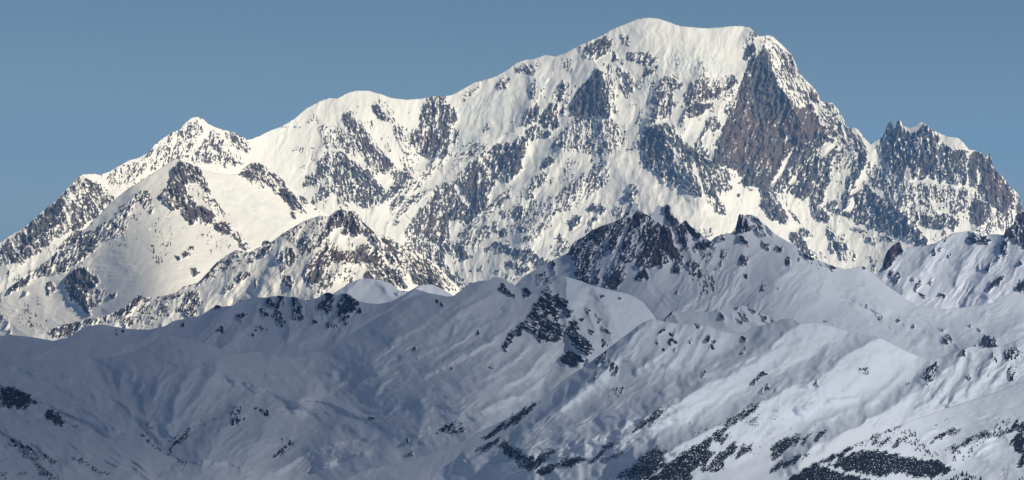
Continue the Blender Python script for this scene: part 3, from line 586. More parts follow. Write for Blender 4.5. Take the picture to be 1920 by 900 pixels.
# ------------------------------------------------------------------ right hand ridge with a rock fin
C2_CREST = """1640,530 1646,510 1652,503 1655,500 1657,486 1664,470 1675,460 1686,452 1690,460 1693,470 1699,465 1708,463 1727,463 1756,455 1771,445 1791,436 1808,434 1822,433 1832,440 1842,443 1857,439 1871,439 1882,441
1885,432 1893,426 1901,420 1904,404 1909,400 1914,397 1925,398 1960,380 2000,372 2080,390"""
C2_ROCK = [(.97,15,.7,"1654,504 1656,487 1664,470 1675,460 1686,452 1692,470 1680,486 1666,501"), (.88,-60,.2,"1814,445 1820,434 1830,440 1843,443 1855,449 1852,457 1835,456 1818,457"),
 (.85,20,.1,"1674,527 1685,510 1689,515 1680,531"), (.6,30,.1,"1665,512 1675,505 1672,520"), (.85,10,0,"1748,480 1753,464 1753,478"), (.85,10,0,"1760,466 1768,463 1764,471"), (.85,10,0,"1777,479 1783,475 1780,484"),
 (.90,10,.2,"1875,472 1882,448 1889,450 1885,477"), (.88,0,.9,"1885,440 1886,431 1901,420 1905,401 1914,396 1930,395 1960,385 1990,400 1960,450 1925,467 1910,457 1895,447"), (.93,20,0,"1848,507 1855,494 1854,509"),
 (.75,10,0,"1866,486 1873,480 1873,488"), (.88,40,0,"1848,541 1860,530 1880,519 1883,523 1866,536 1853,549"), (.90,40,0,"1903,540 1912,525 1930,518 1930,535 1912,547"), (.95,0,0,"1912,490 1918,495 1912,498"),
 (.85,20,0,"1833,506 1837,496 1837,506"), (.88,-30,0,"1720,550 1730,552 1735,558 1726,556"), (.85,20,0,"1741,530 1748,521 1746,534"), (.85,0,0,"1760,550 1770,551 1774,557 1764,554"),(.5,20,0,"1790,438 1775,448 1768,455 1762,455"),
 (.5,10,0,"1715,540 1725,525 1730,530 1720,550"),(.85,10,0,"1710,522 1714,521 1713,526")]
sheet('C2', 'rocky_snow_ridge', C2_CREST, "1640,600 1760,640 1920,650 2080,680", "1640,24800 2080,24800", [.75,.62,.5], MAT_MID, 1.6, C2_ROCK, [],
      [(10,26,40,"1771,445 1720,500 1690,550"), (12,20,40,"1886,441 1865,490 1820,565"), (12,30,40,"1925,470 1900,510 1850,560"), (10,16,20,"1680,458 1665,490 1655,510"), (6,14,20,"1745,470 1720,520"), (6,16,20,"1820,460 1790,530"),(8,40,40,"1700,470 1680,520")],
      [], jag=.5, und=(60,5,45), flute=(.5,18,40), label='shaded snow ridge with a leaning rock fin at its left end', back=(900,.7), roll=[(2.2,13,45,3.2)])

# ------------------------------------------------------------------ jagged dark peaks and the wide slope below them
C1_CREST = """900,600 940,560 968,533 980,520 1004,505 1029,491 1053,480 1065,474 1070,462 1077,453 1090,446 1099,441 1111,431 1120,427 1131,422 1150,417 1158,412 1167,409 1173,400 1180,396 1186,384 1190,378 1195,386 1198,391 1202,399 1206,400 1212,402 1219,405 1223,399
1227,397 1229,390 1231,387 1238,386 1245,388 1248,384 1252,383 1256,387 1259,394 1263,405 1266,409 1270,409 1273,416 1277,420 1281,415 1287,413 1291,420 1297,426 1307,431 1313,438 1318,443 1326,448 1333,452 1339,446 1344,443 1353,440 1361,438 1372,437 1377,430 1380,425 1383,410 1386,401 1390,402
1396,404 1402,402 1410,403 1421,408 1428,417 1438,424 1450,436 1467,447 1487,458 1496,467 1503,473 1521,482 1543,491 1565,500 1584,504 1599,503 1608,500 1616,498 1622,501 1631,508 1645,520 1661,535 1680,547 1700,561 1722,574 1745,578 1770,580 1800,577 1830,573 1845,572 1869,567 1885,555 1895,548 1905,546 1920,552 1960,562 2080,590"""
C1_ROCK = [
 (.68,22,.6,"1067,476 1070,464 1077,453 1099,441 1111,431 1131,422 1150,417 1150,427 1135,442 1122,455 1112,475 1106,500 1101,532 1092,530 1080,520 1080,500 1074,495 1070,482"),
 (.93,30,.6,"1108,440 1120,428 1140,422 1146,424 1130,442 1118,450 1110,448"), (.85,30,.4,"1096,480 1112,452 1122,455 1108,475 1100,500 1095,498"),
 (.56,28,.4,"1150,417 1167,409 1180,397 1195,393 1206,400 1219,405 1225,420 1235,430 1250,420 1260,440 1270,465 1275,480 1265,487 1250,475 1245,497 1235,500 1215,500 1205,505 1190,502 1195,480 1180,490 1170,502 1165,520 1155,541 1130,538 1140,500 1150,470 1142,462 1120,502 1110,512 1120,470 1140,442"),
 (.99,0,1,"1233,440 1243,427 1252,419 1260,440 1265,455 1273,475 1270,486 1262,480 1250,468 1238,460 1233,450"), (.93,28,.4,"1205,440 1220,425 1236,420 1236,440 1226,460 1216,480 1206,502 1194,500 1204,465"),
 (.93,28,.5,"1184,408 1196,396 1204,402 1196,420 1186,436 1178,430"), (.93,25,.3,"1142,455 1155,440 1165,445 1155,465 1145,475"), (.96,10,1,"1225,470 1240,462 1244,475 1237,498 1221,501"), (.9,20,.5,"1236,482 1250,476 1253,490 1240,502"),
 (.97,-15,.2,"1244,388 1252,382 1262,405 1264,421 1253,419 1250,402"), (.82,0,.3,"1263,409 1271,409 1286,440 1289,467 1280,470 1272,447 1265,432"), (.95,-35,.7,"1279,420 1286,412 1300,428 1319,443 1310,449 1298,441 1290,437 1281,428"),
 (.95,20,.1,"1189,522 1200,508 1212,504 1215,523 1200,526"), (.9,0,.1,"1261,501 1270,489 1276,506 1272,512 1262,509"), (.72,20,.1,"1288,495 1300,487 1310,500 1314,516 1298,521 1292,506"), (.8,0,.1,"1272,478 1282,480 1280,495 1274,492"),
 (.85,-40,.1,"1300,463 1310,455 1325,449 1334,458 1325,466 1310,466 1305,471"), (.88,-50,0,"1343,445 1353,440 1359,450 1345,452"), (.35,20,0,"1310,470 1330,472 1340,480 1330,492 1318,487"),
 (.85,28,.2,"1130,541 1150,500 1170,509 1166,526 1152,544"), (.82,20,.2,"1080,505 1095,500 1105,515 1101,532 1088,530"), (.6,28,.1,"1110,522 1118,500 1126,505 1120,537 1110,535"), (.85,20,.1,"1165,455 1175,448 1178,462 1168,470"),
 (.85,0,.2,"1377,432 1382,407 1386,400 1395,405 1401,415 1410,426 1400,435 1385,432 1374,438"), (.8,-50,.1,"1402,403 1421,408 1426,416 1410,409"), (.55,-40,.1,"1410,425 1425,420 1440,440 1425,445"),
 (.92,-40,0,"1382,440 1395,447 1403,461 1392,456"), (.80,-35,0,"1430,452 1440,460 1441,469 1432,463"), (.85,-30,0,"1457,462 1467,464 1466,473 1457,471"), (.7,-45,0,"1438,424 1452,438 1448,442"), (.95,0,0,"1475,481 1480,480 1483,496 1474,496"),
 (.90,-40,0,"1490,452 1505,446 1512,465 1530,477 1533,486 1515,482 1500,470"), (.7,20,0,"1390,478 1402,480 1402,492 1395,500 1388,492"), (.5,20,0,"1340,502 1355,488 1354,500 1345,512"), (.8,20,0,"1335,455 1342,458 1340,468 1334,464"),
 (.45,30,0,"1352,465 1365,470 1360,485 1352,482"), (.9,0,0,"1396,515 1401,515 1400,521 1396,520"), (.9,0,0,"1458,540 1462,538 1461,543"), (.8,-45,0,"1556,495 1563,496 1568,502 1560,501"), (.8,0,0,"1497,484 1501,486 1498,490"),
 (.35,30,0,"1425,535 1435,535 1432,545 1424,545"), (.9,0,0,"1268,547 1271,547 1271,550 1268,550"), (.88,-60,0,"1765,634 1780,626 1787,640 1776,643"), (.85,0,0,"1830,646 1845,631 1862,634 1871,648 1864,653 1848,650"), (.6,0,0,"1760,617 1775,616 1772,622"), (.7,0,0,"1812,611 1824,610 1822,614"),
 (.8,0,0,"1682,600 1688,601 1685,604"), (.85,0,0,"1708,608 1716,609 1714,614"), (.7,0,0,"1832,615 1842,617 1838,624"), (.6,0,0,"1622,572 1630,574 1626,578"), (.4,0,0,"1640,590 1655,595 1650,602"), (.6,0,0,"1545,602 1552,602 1548,605"),
 (.8,-40,0,"1620,497 1624,500 1623,507 1618,505"), (.3,-40,0,"1505,472 1545,492 1560,505 1540,500 1515,485"), (.5,20,0,"1030,492 1040,488 1045,505 1040,515 1034,505"), (.3,30,0,"1005,515 1025,510 1030,530 1010,535"), (.2,0,.0,"1300,520 1330,500 1345,540 1310,560")]
C1_LINES = [(7,30,30,"1252,384 1252,430 1240,500 1215,540"), (6,30,24,"1230,388 1195,440 1160,500 1130,545"), (5,20,20,"1180,397 1150,450 1120,520"), (9,16,16,"1286,414 1290,460 1300,500"), (5,30,24,"1111,431 1090,480 1085,530"),
 (18,44,70,"1350,441 1330,500 1310,550 1260,600"), (12,40,40,"1386,402 1400,460 1380,520 1330,590"), (20,48,70,"1503,473 1470,510 1430,560 1380,610"), (8,20,50,"1386,403 1440,440 1503,473"), (18,44,60,"1616,499 1620,540 1680,590 1760,630 1850,680"),
 (10,60,60,"1560,500 1540,550 1480,600"), (8,50,40,"1740,566 1760,600 1840,640"), (12,30,50,"1004,505 960,560"), (-10,60,60,"1230,560 1300,600 1400,590"), (8,30,40,"1850,590 1800,610 1730,640"), (-8,50,30,"1560,560 1620,590 1700,600"),
 (8,24,30,"1920,600 1860,640 1800,665"), (6,30,30,"1300,470 1280,530 1230,580")]
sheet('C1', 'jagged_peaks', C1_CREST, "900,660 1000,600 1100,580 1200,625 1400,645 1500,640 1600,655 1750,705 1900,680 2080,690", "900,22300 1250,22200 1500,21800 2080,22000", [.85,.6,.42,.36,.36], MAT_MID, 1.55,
      C1_ROCK, ["1230,392 1240,390 1252,412 1255,425 1248,425 1238,415","1172,425 1180,420 1165,455 1150,490 1145,490 1160,450"], C1_LINES, [], jag=.35, gain=.75, und=(80,5,45), flute=(.6,18,38), label='jagged dark rock peaks with a wide shaded snow slope falling to the right', back=(600,.8), roll=[(1.6,16,40,3.2),(1.0,10,-60,2.6)])

# ------------------------------------------------------------------ shaded ridge at the left centre
D1_CREST = """-150,640 -60,634 0,630 20,628 60,632 100,639 130,632 150,618 167,611 187,608 207,611 240,617 283,618 310,611 328,601 352,597 376,592 395,579 402,575 404,572 412,572 414,575 436,573 452,564 481,557 496,558 510,556 524,554 543,557 553,556 567,562
584,562 599,557 606,551 613,548 619,549 625,552 632,554 640,550 648,550 656,553 664,559 673,565 692,569 711,570 735,565 751,556 771,544 777,541 784,543 800,548 840,560 900,570"""
D1_ROCK = [(.85,20,0,"497,563 505,557 513,570 503,573"), (.92,20,0,"523,556 533,558 532,571 524,566"), (.7,0,0,"510,570 525,566 522,578 510,576"), (.72,0,0,"485,581 495,578 505,592 495,590"), (.75,20,0,"510,592 520,580 530,590 536,604 525,601 515,596"),
 (.55,-10,0,"548,557 560,561 566,580 560,597 550,599 548,580"), (.72,0,0,"443,590 455,588 463,590 452,602 446,599"), (.86,25,0,"598,578 604,560 613,548 624,552 624,572 615,587 605,577"),
 (.93,25,0,"631,586 638,562 645,551 657,553 672,570 668,580 655,587 645,589 635,589"), (.93,0,0,"670,586 675,577 681,586"), (.93,0,0,"466,628 474,622 477,630"), (.7,0,0,"407,620 415,614 422,624"), (.9,0,0,"640,593 656,592 652,600 642,600"),
 (.72,0,0,"613,604 630,607 636,612 615,613"), (.7,0,0,"587,599 598,604 592,607"), (.97,0,0,"402,572 413,572 415,577 404,577"), (.6,0,0,"640,605 655,603 650,608"), (.95,0,0,"562,594 568,592 568,599 563,599"), (.85,0,0,"340,609 345,605 343,612"), (.5,0,0,"215,622 220,618 218,628"),(.5,0,0,"230,620 233,618 232,627"),
 (.6,0,0,"520,603 526,600 530,612 524,612"),(.35,0,0,"475,612 490,612 500,618 480,618")]
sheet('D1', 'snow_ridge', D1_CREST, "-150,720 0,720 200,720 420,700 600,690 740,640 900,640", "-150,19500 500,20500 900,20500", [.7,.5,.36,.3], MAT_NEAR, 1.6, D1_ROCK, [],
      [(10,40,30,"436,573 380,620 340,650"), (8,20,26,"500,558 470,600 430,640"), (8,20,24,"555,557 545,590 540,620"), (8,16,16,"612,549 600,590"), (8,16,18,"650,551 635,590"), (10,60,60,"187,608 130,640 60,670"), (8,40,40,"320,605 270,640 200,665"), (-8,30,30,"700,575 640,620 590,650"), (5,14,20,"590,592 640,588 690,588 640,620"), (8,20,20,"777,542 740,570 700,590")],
      [], jag=.25, und=(80,4,50), flute=(.35,18,40), label='shaded snow ridge with dark crags along its crest', back=(900,.6), roll=[(1.6,14,45,3.2)])

# small lit ridge below the wide slope
sheet('D3', 'snow_spur', "1200,640 1225,612 1245,598 1253,590 1261,583 1270,584 1283,585 1290,583 1298,572 1303,583 1322,585 1339,583 1344,578 1352,581 1368,578 1380,576 1393,572 1405,577 1424,586 1449,595 1457,599 1475,606 1520,630 1560,650", "1200,680 1560,700", "1200,16500 1560,16500", [.6,.5,.4], MAT_NEAR, 1.6,
      [(.9,-35,0,"1350,587 1360,594 1361,599 1353,594"), (.93,-40,0,"1384,586 1395,590 1406,602 1396,599"), (.9,-40,0,"1381,597 1392,604 1395,609"), (.88,-30,0,"1404,577 1418,584 1413,588"), (.9,-35,0,"1424,587 1435,594 1443,606 1433,601"), (.88,-35,0,"1446,592 1456,600 1450,603"), (.75,30,0,"1261,584 1250,597 1245,601 1255,588"), (.8,0,0,"1378,575 1384,576 1382,580")],
      [], [(8,20,40,"1261,584 1280,610 1340,630"), (10,20,44,"1344,579 1360,610 1390,640"), (6,10,20,"1393,573 1420,620"), (5,10,16,"1368,578 1380,610")], [], jag=.2, und=(50,3,-30), flute=(.3,12,-35), label='small bright snow spur with thin rock bands on its right flank', back=(500,.6), roll=[(1.0,9,-35,4)])

# ------------------------------------------------------------------ the shaded valley of the left foreground
V_CREST = """-150,670 -60,662 0,659 40,668 73,677 130,676 187,671 220,667 250,661 277,648 304,628 320,629 340,633 376,641 410,653 432,660 448,663 462,661 476,658 508,664 530,668 548,671 567,668 591,660 607,660 623,658 640,641 663,623 682,611 699,601 710,594 721,588 740,578
760,562 775,555 797,552 812,551 826,553 838,556 850,555 862,546 875,536 885,531 894,528 905,526 916,526 925,521 936,520 944,523 956,530 973,540 987,539 998,551 1008,548 1019,545 1026,537 1036,524 1043,518 1053,517 1062,518 1070,521 1087,526 1105,533 1123,538 1155,546 1180,552 1205,566 1225,590 1250,630 1290,680"""
V_ROCK = [
 (.80,-58,0,"943,652 950,635 970,615 985,600 1000,582 1010,560 1022,548 1030,545 1045,560 1058,577 1045,592 1052,610 1060,622 1050,640 1030,637 1015,641 1010,632 1000,622 985,619 975,627 960,637 950,657"),
 (.55,-55,0,"1000,590 1012,556 1024,536 1032,530 1030,550 1015,590"), (.96,-60,0,"1010,618 1022,612 1030,625 1025,635 1013,640 1008,630"), (.95,-60,0,"1026,612 1040,610 1040,620 1028,620"),
 (.93,-60,0,"1034,556 1045,551 1066,565 1060,574 1045,569"), (.85,-50,0,"1052,592 1060,580 1075,583 1068,597"), (.82,-60,0,"1065,607 1080,600 1087,620 1077,626 1105,638 1111,651 1102,667 1085,657 1068,645"),
 (.96,-60,0,"1050,680 1055,667 1070,659 1085,664 1093,677 1080,683 1060,685"), (.95,0,0,"1085,599 1095,596 1093,603"), (.80,-60,0,"1116,588 1126,600 1122,607"), (.8,-60,0,"1127,610 1140,618 1145,627 1131,621"), (.72,-60,0,"1104,613 1113,622 1108,630"),
 (.8,0,0,"1131,636 1137,648 1131,650"), (.6,-60,0,"1098,576 1108,582 1102,588"), (.8,-40,0,"935,541 944,532 955,545 967,556 955,553 945,546"), (.95,-40,0,"979,541 989,536 998,550 990,554 981,546"), (.5,0,0,"978,552 988,552 985,560"),
 (.5,0,0,"826,566 837,570 828,576"), (.6,0,0,"818,563 822,564 820,568"), (.35,0,0,"840,690 850,685 845,695"), (.5,-30,0,"918,688 926,683 930,688 922,692"), (.9,0,0,"1126,553 1132,556 1128,558"), (.6,0,0,"1160,558 1168,560 1163,563"),
 (.8,0,0,"775,655 780,650 778,658"), (.8,0,0,"897,619 900,626 896,626"), (.97,0,0,"691,783 698,781 701,785 692,786"), (.5,30,0,"433,762 445,760 455,775 450,800 440,790 434,790"), (.85,20,0,"433,790 438,782 442,786 436,796"), (.5,0,0,"480,765 500,770 505,780 490,775"),
 (.85,25,0,"512,858 522,846 535,836 546,828 545,832 530,846 518,856"), (.7,0,0,"528,822 533,824 531,828"), (.97,60,0,"762,851 772,848 775,852 764,853"),(.85,0,0,"760,828 764,822 765,830"),(.6,0,0,"818,812 825,808 823,813"),(.6,40,0,"825,805 860,790 875,800 850,815"),
]
V_LINES = [(17,44,60,"304,628 340,655 400,690 480,720 560,745"), (14,70,90,"1043,518 1012,580 960,645 890,700 790,750"), (12,50,60,"916,527 860,585 780,645 690,700"), (9,50,60,"797,552 735,600 670,660 620,700"), (16,26,44,"1053,517 1075,590 1095,665"), (9,20,30,"1110,535 1140,590 1150,640"),
 (-16,60,60,"180,700 240,760 310,847 370,875"), (-14,50,50,"430,740 370,800 312,847"), (-5,80,80,"600,680 650,740 690,790 740,810"), (10,40,40,"440,765 400,820 380,880"), (8,20,30,"300,720 270,760 275,800"), (8,20,24,"355,700 330,750 320,800"), (8,24,24,"400,690 385,740 350,790"),
 (7,20,24,"230,700 225,740 250,790"), (10,60,50,"0,660 80,700 170,740 240,790"), (8,60,50,"0,700 100,740 200,790 290,850"), (12,50,50,"560,745 500,790 460,860"), (-8,40,40,"540,760 600,800 700,830"), (8,50,40,"640,830 560,860 480,900"), (10,60,60,"930,760 840,790 740,820 620,850"), (8,34,40,"990,690 900,730 800,770"),
 (6,30,40,"910,640 850,670 770,700"), (6,30,30,"760,620 720,660 660,690"), (-8,26,26,"1100,560 1060,640 1020,720"), (6,22,22,"508,664 560,690 620,700"), (8,26,18,"0,755 60,770 120,800 160,810")]
V_FINE = """5,10,14:0,680 33,685 83,710 133,733 157,753|6,9,16:153,703 180,723 207,740 233,760 253,777 277,797 300,827 311,840|5,10,8:273,710 262,728 247,752|5,9,9:300,715 293,735 286,758|6,11,9:350,715 335,740 316,772
6,11,9:387,722 360,755 332,790|6,12,10:427,732 390,770 350,804|5,9,12:460,742 430,775 395,800|5,8,14:293,650 333,656 400,676 480,698 540,715|4,7,10:300,662 360,676 430,692 480,712|4,7,10:310,676 380,692 450,712 500,728
5,12,12:570,688 590,673 620,682 650,696|4,6,10:480,697 513,703 550,716|5,8,12:480,722 530,747 577,762 610,770|4,6,9:540,697 562,703 582,713|5,7,12:603,746 653,770 680,786|5,12,7:667,682 690,665 714,656
5,10,8:620,728 647,713 660,694|5,12,8:720,705 763,690 815,678|6,14,9:797,697 847,670 905,645 960,620|5,12,8:715,775 747,757 813,742 870,740|5,10,7:693,742 715,722 735,708|6,16,16:607,808 640,793 687,814
6,9,14:507,893 545,868 580,847 620,830 713,819|6,9,14:580,888 615,868 650,852 700,846|5,16,14:770,752 807,724 853,738|6,14,9:893,775 927,757 960,745 1000,738|-5,7,7:566,815 545,832 515,858|5,9,9:400,815 440,790 470,765
5,8,12:330,870 380,862 430,868 470,880|5,10,14:110,700 150,715 175,740 190,765|4,8,10:190,690 205,715 215,735|4,8,10:240,680 250,700 240,722|5,10,10:60,745 110,765 160,790 210,810|4,7,9:120,772 170,790 230,806
5,14,9:640,640 668,652 672,675|5,16,10:640,740 700,700 760,672 830,650 900,610|4,12,8:840,600 880,575 930,548|5,14,10:820,590 770,620 720,655 690,680|5,12,8:1000,640 960,680 900,715|5,12,8:1030,650 990,700 930,735
5,14,9:880,660 830,690 770,715|4,10,7:970,600 920,640 870,670|5,12,8:1040,690 1000,725 960,748|6,12,10:1070,560 1060,600 1080,650|5,10,9:1100,560 1110,600 1120,635|5,10,9:1135,560 1150,600 1160,630|4,8,8:860,600 850,620 842,640"""
def fine_lines(s):
    out = []
    for part in s.replace('\n', '|').split('|'):
        a, p = part.split(':'); A, l, r = a.split(',')
        out.append((float(A), float(l), float(r), p))
    return out
V_LINES += fine_lines(V_FINE)
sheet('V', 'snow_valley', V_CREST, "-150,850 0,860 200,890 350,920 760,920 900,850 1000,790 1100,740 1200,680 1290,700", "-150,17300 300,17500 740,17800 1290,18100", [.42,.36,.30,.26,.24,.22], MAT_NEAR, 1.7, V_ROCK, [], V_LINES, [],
      jag=.15, und=(75,5,-50), flute=(.0,20,0), micro=.25, label='wide shaded snow valley with smooth hills and gullies in the left foreground', back=(700,.45), roll=[(2.6,18,-62,3.4),(1.8,11,62,3.4),(1.0,6.5,-75,4)])

# ------------------------------------------------------------------ the long slope of the right foreground
P_CREST = """560,950 640,905 680,883 727,873 773,863 813,850 847,837 880,822 913,803 947,787 980,768 1010,752 1037,730 1050,718 1079,698 1097,687 1111,676 1133,659 1145,650 1155,642 1182,622 1202,607 1219,599 1235,600 1251,604 1270,606 1283,607 1307,606 1327,610 1351,621
1366,624 1390,624 1400,621 1412,613 1437,608 1461,600 1470,598 1481,597 1492,600 1501,607 1510,605 1521,603 1532,604 1543,607 1580,617 1600,622 1617,628 1635,631 1643,630 1650,633 1672,645 1690,654 1710,663 1727,669 1741,675 1749,674 1765,669 1785,663 1793,659 1800,657 1812,652 1822,649 1829,651 1837,654 1855,652
1873,650 1892,644 1905,638 1920,632 1980,610 2080,600"""
P_ROCK = [(.82,30,0,"1111,681 1125,668 1138,659 1136,672 1120,686"), (.55,20,0,"1130,686 1145,675 1157,690 1142,696"), (.72,10,0,"1148,698 1158,690 1156,703"), (.5,30,0,"1112,700 1122,690 1120,700 1113,712"), (.93,60,0,"1236,623 1248,616 1246,622"), (.75,10,0,"1250,641 1262,635 1271,645 1258,646"),
 (.5,20,0,"1256,626 1268,617 1265,631"), (.55,-20,0,"1304,607 1318,611 1308,615"), (.75,0,0,"1321,636 1330,628 1334,638 1325,641"), (.5,20,0,"1291,642 1300,632 1299,646"), (.5,10,0,"1230,640 1234,636 1233,645"), (.8,0,0,"1243,655 1246,656 1242,658"), (.5,10,0,"1262,655 1268,652 1266,660"), (.4,20,0,"1330,650 1342,638 1338,655"),
 (.9,0,0,"1391,632 1400,636 1397,640"), (.85,0,0,"1389,661 1398,651 1397,662 1388,664"), (.97,0,0,"1410,716 1415,711 1415,720 1408,719"), (.93,0,0,"1425,699 1433,696 1437,702 1428,704"), (.88,0,0,"1424,734 1430,727 1428,738"), (.85,0,0,"1418,710 1424,705 1422,712"), (.45,10,0,"1436,722 1448,720 1446,730 1436,734"),
 (.85,20,0,"1730,701 1745,685 1756,682 1759,690 1745,706 1737,713"), (.6,20,0,"1740,720 1752,705 1750,715"), (.6,0,0,"1811,706 1820,700 1819,713"), (.55,10,0,"1888,697 1900,680 1906,700 1895,712"), (.4,0,0,"1880,660 1910,650 1915,670 1890,675"), (.6,0,0,"1802,661 1808,655 1808,668"), (.3,0,0,"1850,665 1875,655 1870,680"),
 (.5,0,0,"1523,716 1532,712 1534,722 1526,722"), (.35,0,0,"1612,690 1630,690 1628,700 1612,702"), (.5,30,0,"1765,660 1785,655 1780,665"), (.8,0,0,"1700,719 1704,718 1702,722"), (.35,20,0,"1150,730 1170,725 1160,745"), (.85,0,0,"1316,701 1322,695 1324,698 1318,706"), (.85,0,0,"1292,792 1296,790 1295,795"),
 (.35,20,0,"1370,600 1390,605 1380,612")]
P_LINES = [(46,40,90,"1521,604 1481,621 1440,655 1370,700 1250,765 1130,815 990,850"), (46,38,80,"1650,634 1610,655 1572,680 1540,702 1490,722 1420,760 1310,820 1200,870"), (12,30,50,"1470,598 1405,645 1310,705 1160,755 1050,800"), (30,34,60,"1822,649 1770,700 1710,745 1620,795 1500,850"),
 (14,40,50,"1920,632 1870,690 1800,745 1700,790"), (20,20,60,"1219,599 1150,665 1060,750 960,830 880,860"), (8,14,20,"1283,607 1250,650 1200,690"), (7,12,18,"1307,607 1285,640 1255,680"), (7,12,18,"1330,611 1310,650 1290,680"), (7,12,18,"1351,622 1335,650 1310,690"), (-8,40,40,"1380,640 1300,690 1180,740"),
 (6,14,20,"1255,605 1235,640 1220,670"), (8,20,30,"1749,674 1730,710 1690,745 1640,780"), (8,16,26,"1785,663 1765,710 1730,750"), (8,16,26,"1860,655 1840,700 1790,740"), (-10,40,40,"1660,690 1600,740 1500,790"), (7,24,34,"1120,700 1050,770 960,850")]
P_LINES += fine_lines("""7,9,14:1749,676 1727,706 1701,742 1653,775|6,8,12:1785,688 1770,720 1740,755 1705,776|6,8,12:1800,665 1790,700 1765,735 1735,762|7,9,14:1824,655 1815,700 1790,735 1760,765|6,8,12:1870,655 1845,700 1810,740|6,8,12:1900,650 1885,690 1850,730
5,6,12:1617,745 1565,750 1530,757 1490,770|5,7,12:1660,745 1600,765 1560,782 1512,803|5,7,12:1480,640 1440,665 1400,690 1350,720|5,7,12:1440,640 1390,672 1330,700 1270,725|5,8,14:1330,720 1270,745 1200,780 1130,800|5,8,14:1300,760 1230,790 1160,815
5,7,12:1180,650 1130,700 1070,745 1010,790|5,7,12:1150,680 1100,730 1040,775|5,8,14:1060,800 1150,778 1240,752 1330,730|5,7,12:1560,640 1540,680 1510,710|4,8,12:1640,660 1620,700 1590,730 1550,750|5,8,12:1700,690 1660,730 1610,765|5,7,12:1000,860 1080,835 1150,812|5,7,12:960,845 1020,825 1100,800""")
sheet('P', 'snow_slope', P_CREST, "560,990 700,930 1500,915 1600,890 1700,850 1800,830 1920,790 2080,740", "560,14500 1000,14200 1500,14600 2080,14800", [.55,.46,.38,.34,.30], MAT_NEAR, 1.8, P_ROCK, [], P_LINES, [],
      jag=.15, und=(90,5,52), flute=(0,20,0), micro=.3, label='long pale snow slope with diagonal ribs in the right foreground', back=(700,.6), roll=[(2.0,15,55,3.6),(1.3,9,50,4),(.8,5,58,4)])

# ------------------------------------------------------------------ nearest ground, left and right corners
sheet('L', 'snowfield', "-150,765 -60,768 0,773 50,787 117,803 183,817 233,827 287,848 310,853 353,867 373,887 400,905 440,940", "-150,925 440,950", "-150,16620 0,16550 117,16350 233,16170 310,16050 373,15750 440,15500", [.24,.23,.22], MAT_NEAR, 2.2,
      [(.4,-45,0,"25,820 60,840 55,850 20,830"), (.5,-50,0,"70,870 90,885 95,900 75,890")], [], [(6,30,30,"0,800 80,840 160,880 230,905"), (6,24,30,"60,790 140,830 220,870"), (-5,30,30,"0,820 100,860")], [], und=(70,4,-60), micro=.25, label='lowest shaded snowfield in the left corner', back=(400,.3), roll=[(1.8,13,-62,3.4),(1.0,7,-60,4)])
sheet('Q', 'snowfield', "1380,950 1440,912 1470,898 1500,883 1523,871 1554,856 1587,840 1601,835 1620,826 1632,820 1647,814 1663,807 1675,802 1687,797 1702,791 1718,786 1733,781 1760,771 1800,757 1860,738 1920,715 1980,700 2080,680", "1380,970 1500,935 2080,935", "1380,12400 1587,12950 1687,13600 1800,14100 1920,14290 2080,14400", [.33,.31,.30,.28], MAT_NEAR, 2.2,
      [], [], [(6,14,30,"1601,835 1560,860 1500,890"), (5,30,30,"1700,800 1760,840 1800,880"), (-5,30,40,"1800,870 1850,860 1920,850"), (6,30,30,"1920,790 1860,800 1790,850")], [], und=(70,3,-60), micro=.2, label='gentle wooded snow ground in the right corner with ski runs', back=(500,.5), roll=[(1.0,11,60,3.4),(.6,6,60,4)])

# ------------------------------------------------------------------ air and cloud
def haze():
    x0, x1, y0, y1, z0, z1 = -75000, 75000, -6000, 135000, 590, 4990
    V = np.array([(x, y, z) for z in (z0, z1) for y in (y0, y1) for x in (x0, x1)], float)
    F = np.array([(0, 2, 3, 1), (4, 5, 7, 6), (0, 1, 5, 4), (2, 6, 7, 3), (0, 4, 6, 2), (1, 3, 7, 5)])
    m = bpy.data.materials.new('haze'); m.use_nodes = True; t = m.node_tree; t.nodes.clear()
    o_ = t.nodes.new('ShaderNodeOutputMaterial'); v = t.nodes.new('ShaderNodeVolumePrincipled')
    v.inputs['Color'].default_value = (.20, .48, .95, 1); v.inputs['Density'].default_value = 8.5e-6; v.inputs['Anisotropy'].default_value = .0
    t.links.new(v.outputs[0], o_.inputs['Volume'])
    o = mesh_np('haze', V, F, m, smooth_=False)
    tag(o, 'thin blue mountain haze filling the air', None, None, 'stuff')
haze()

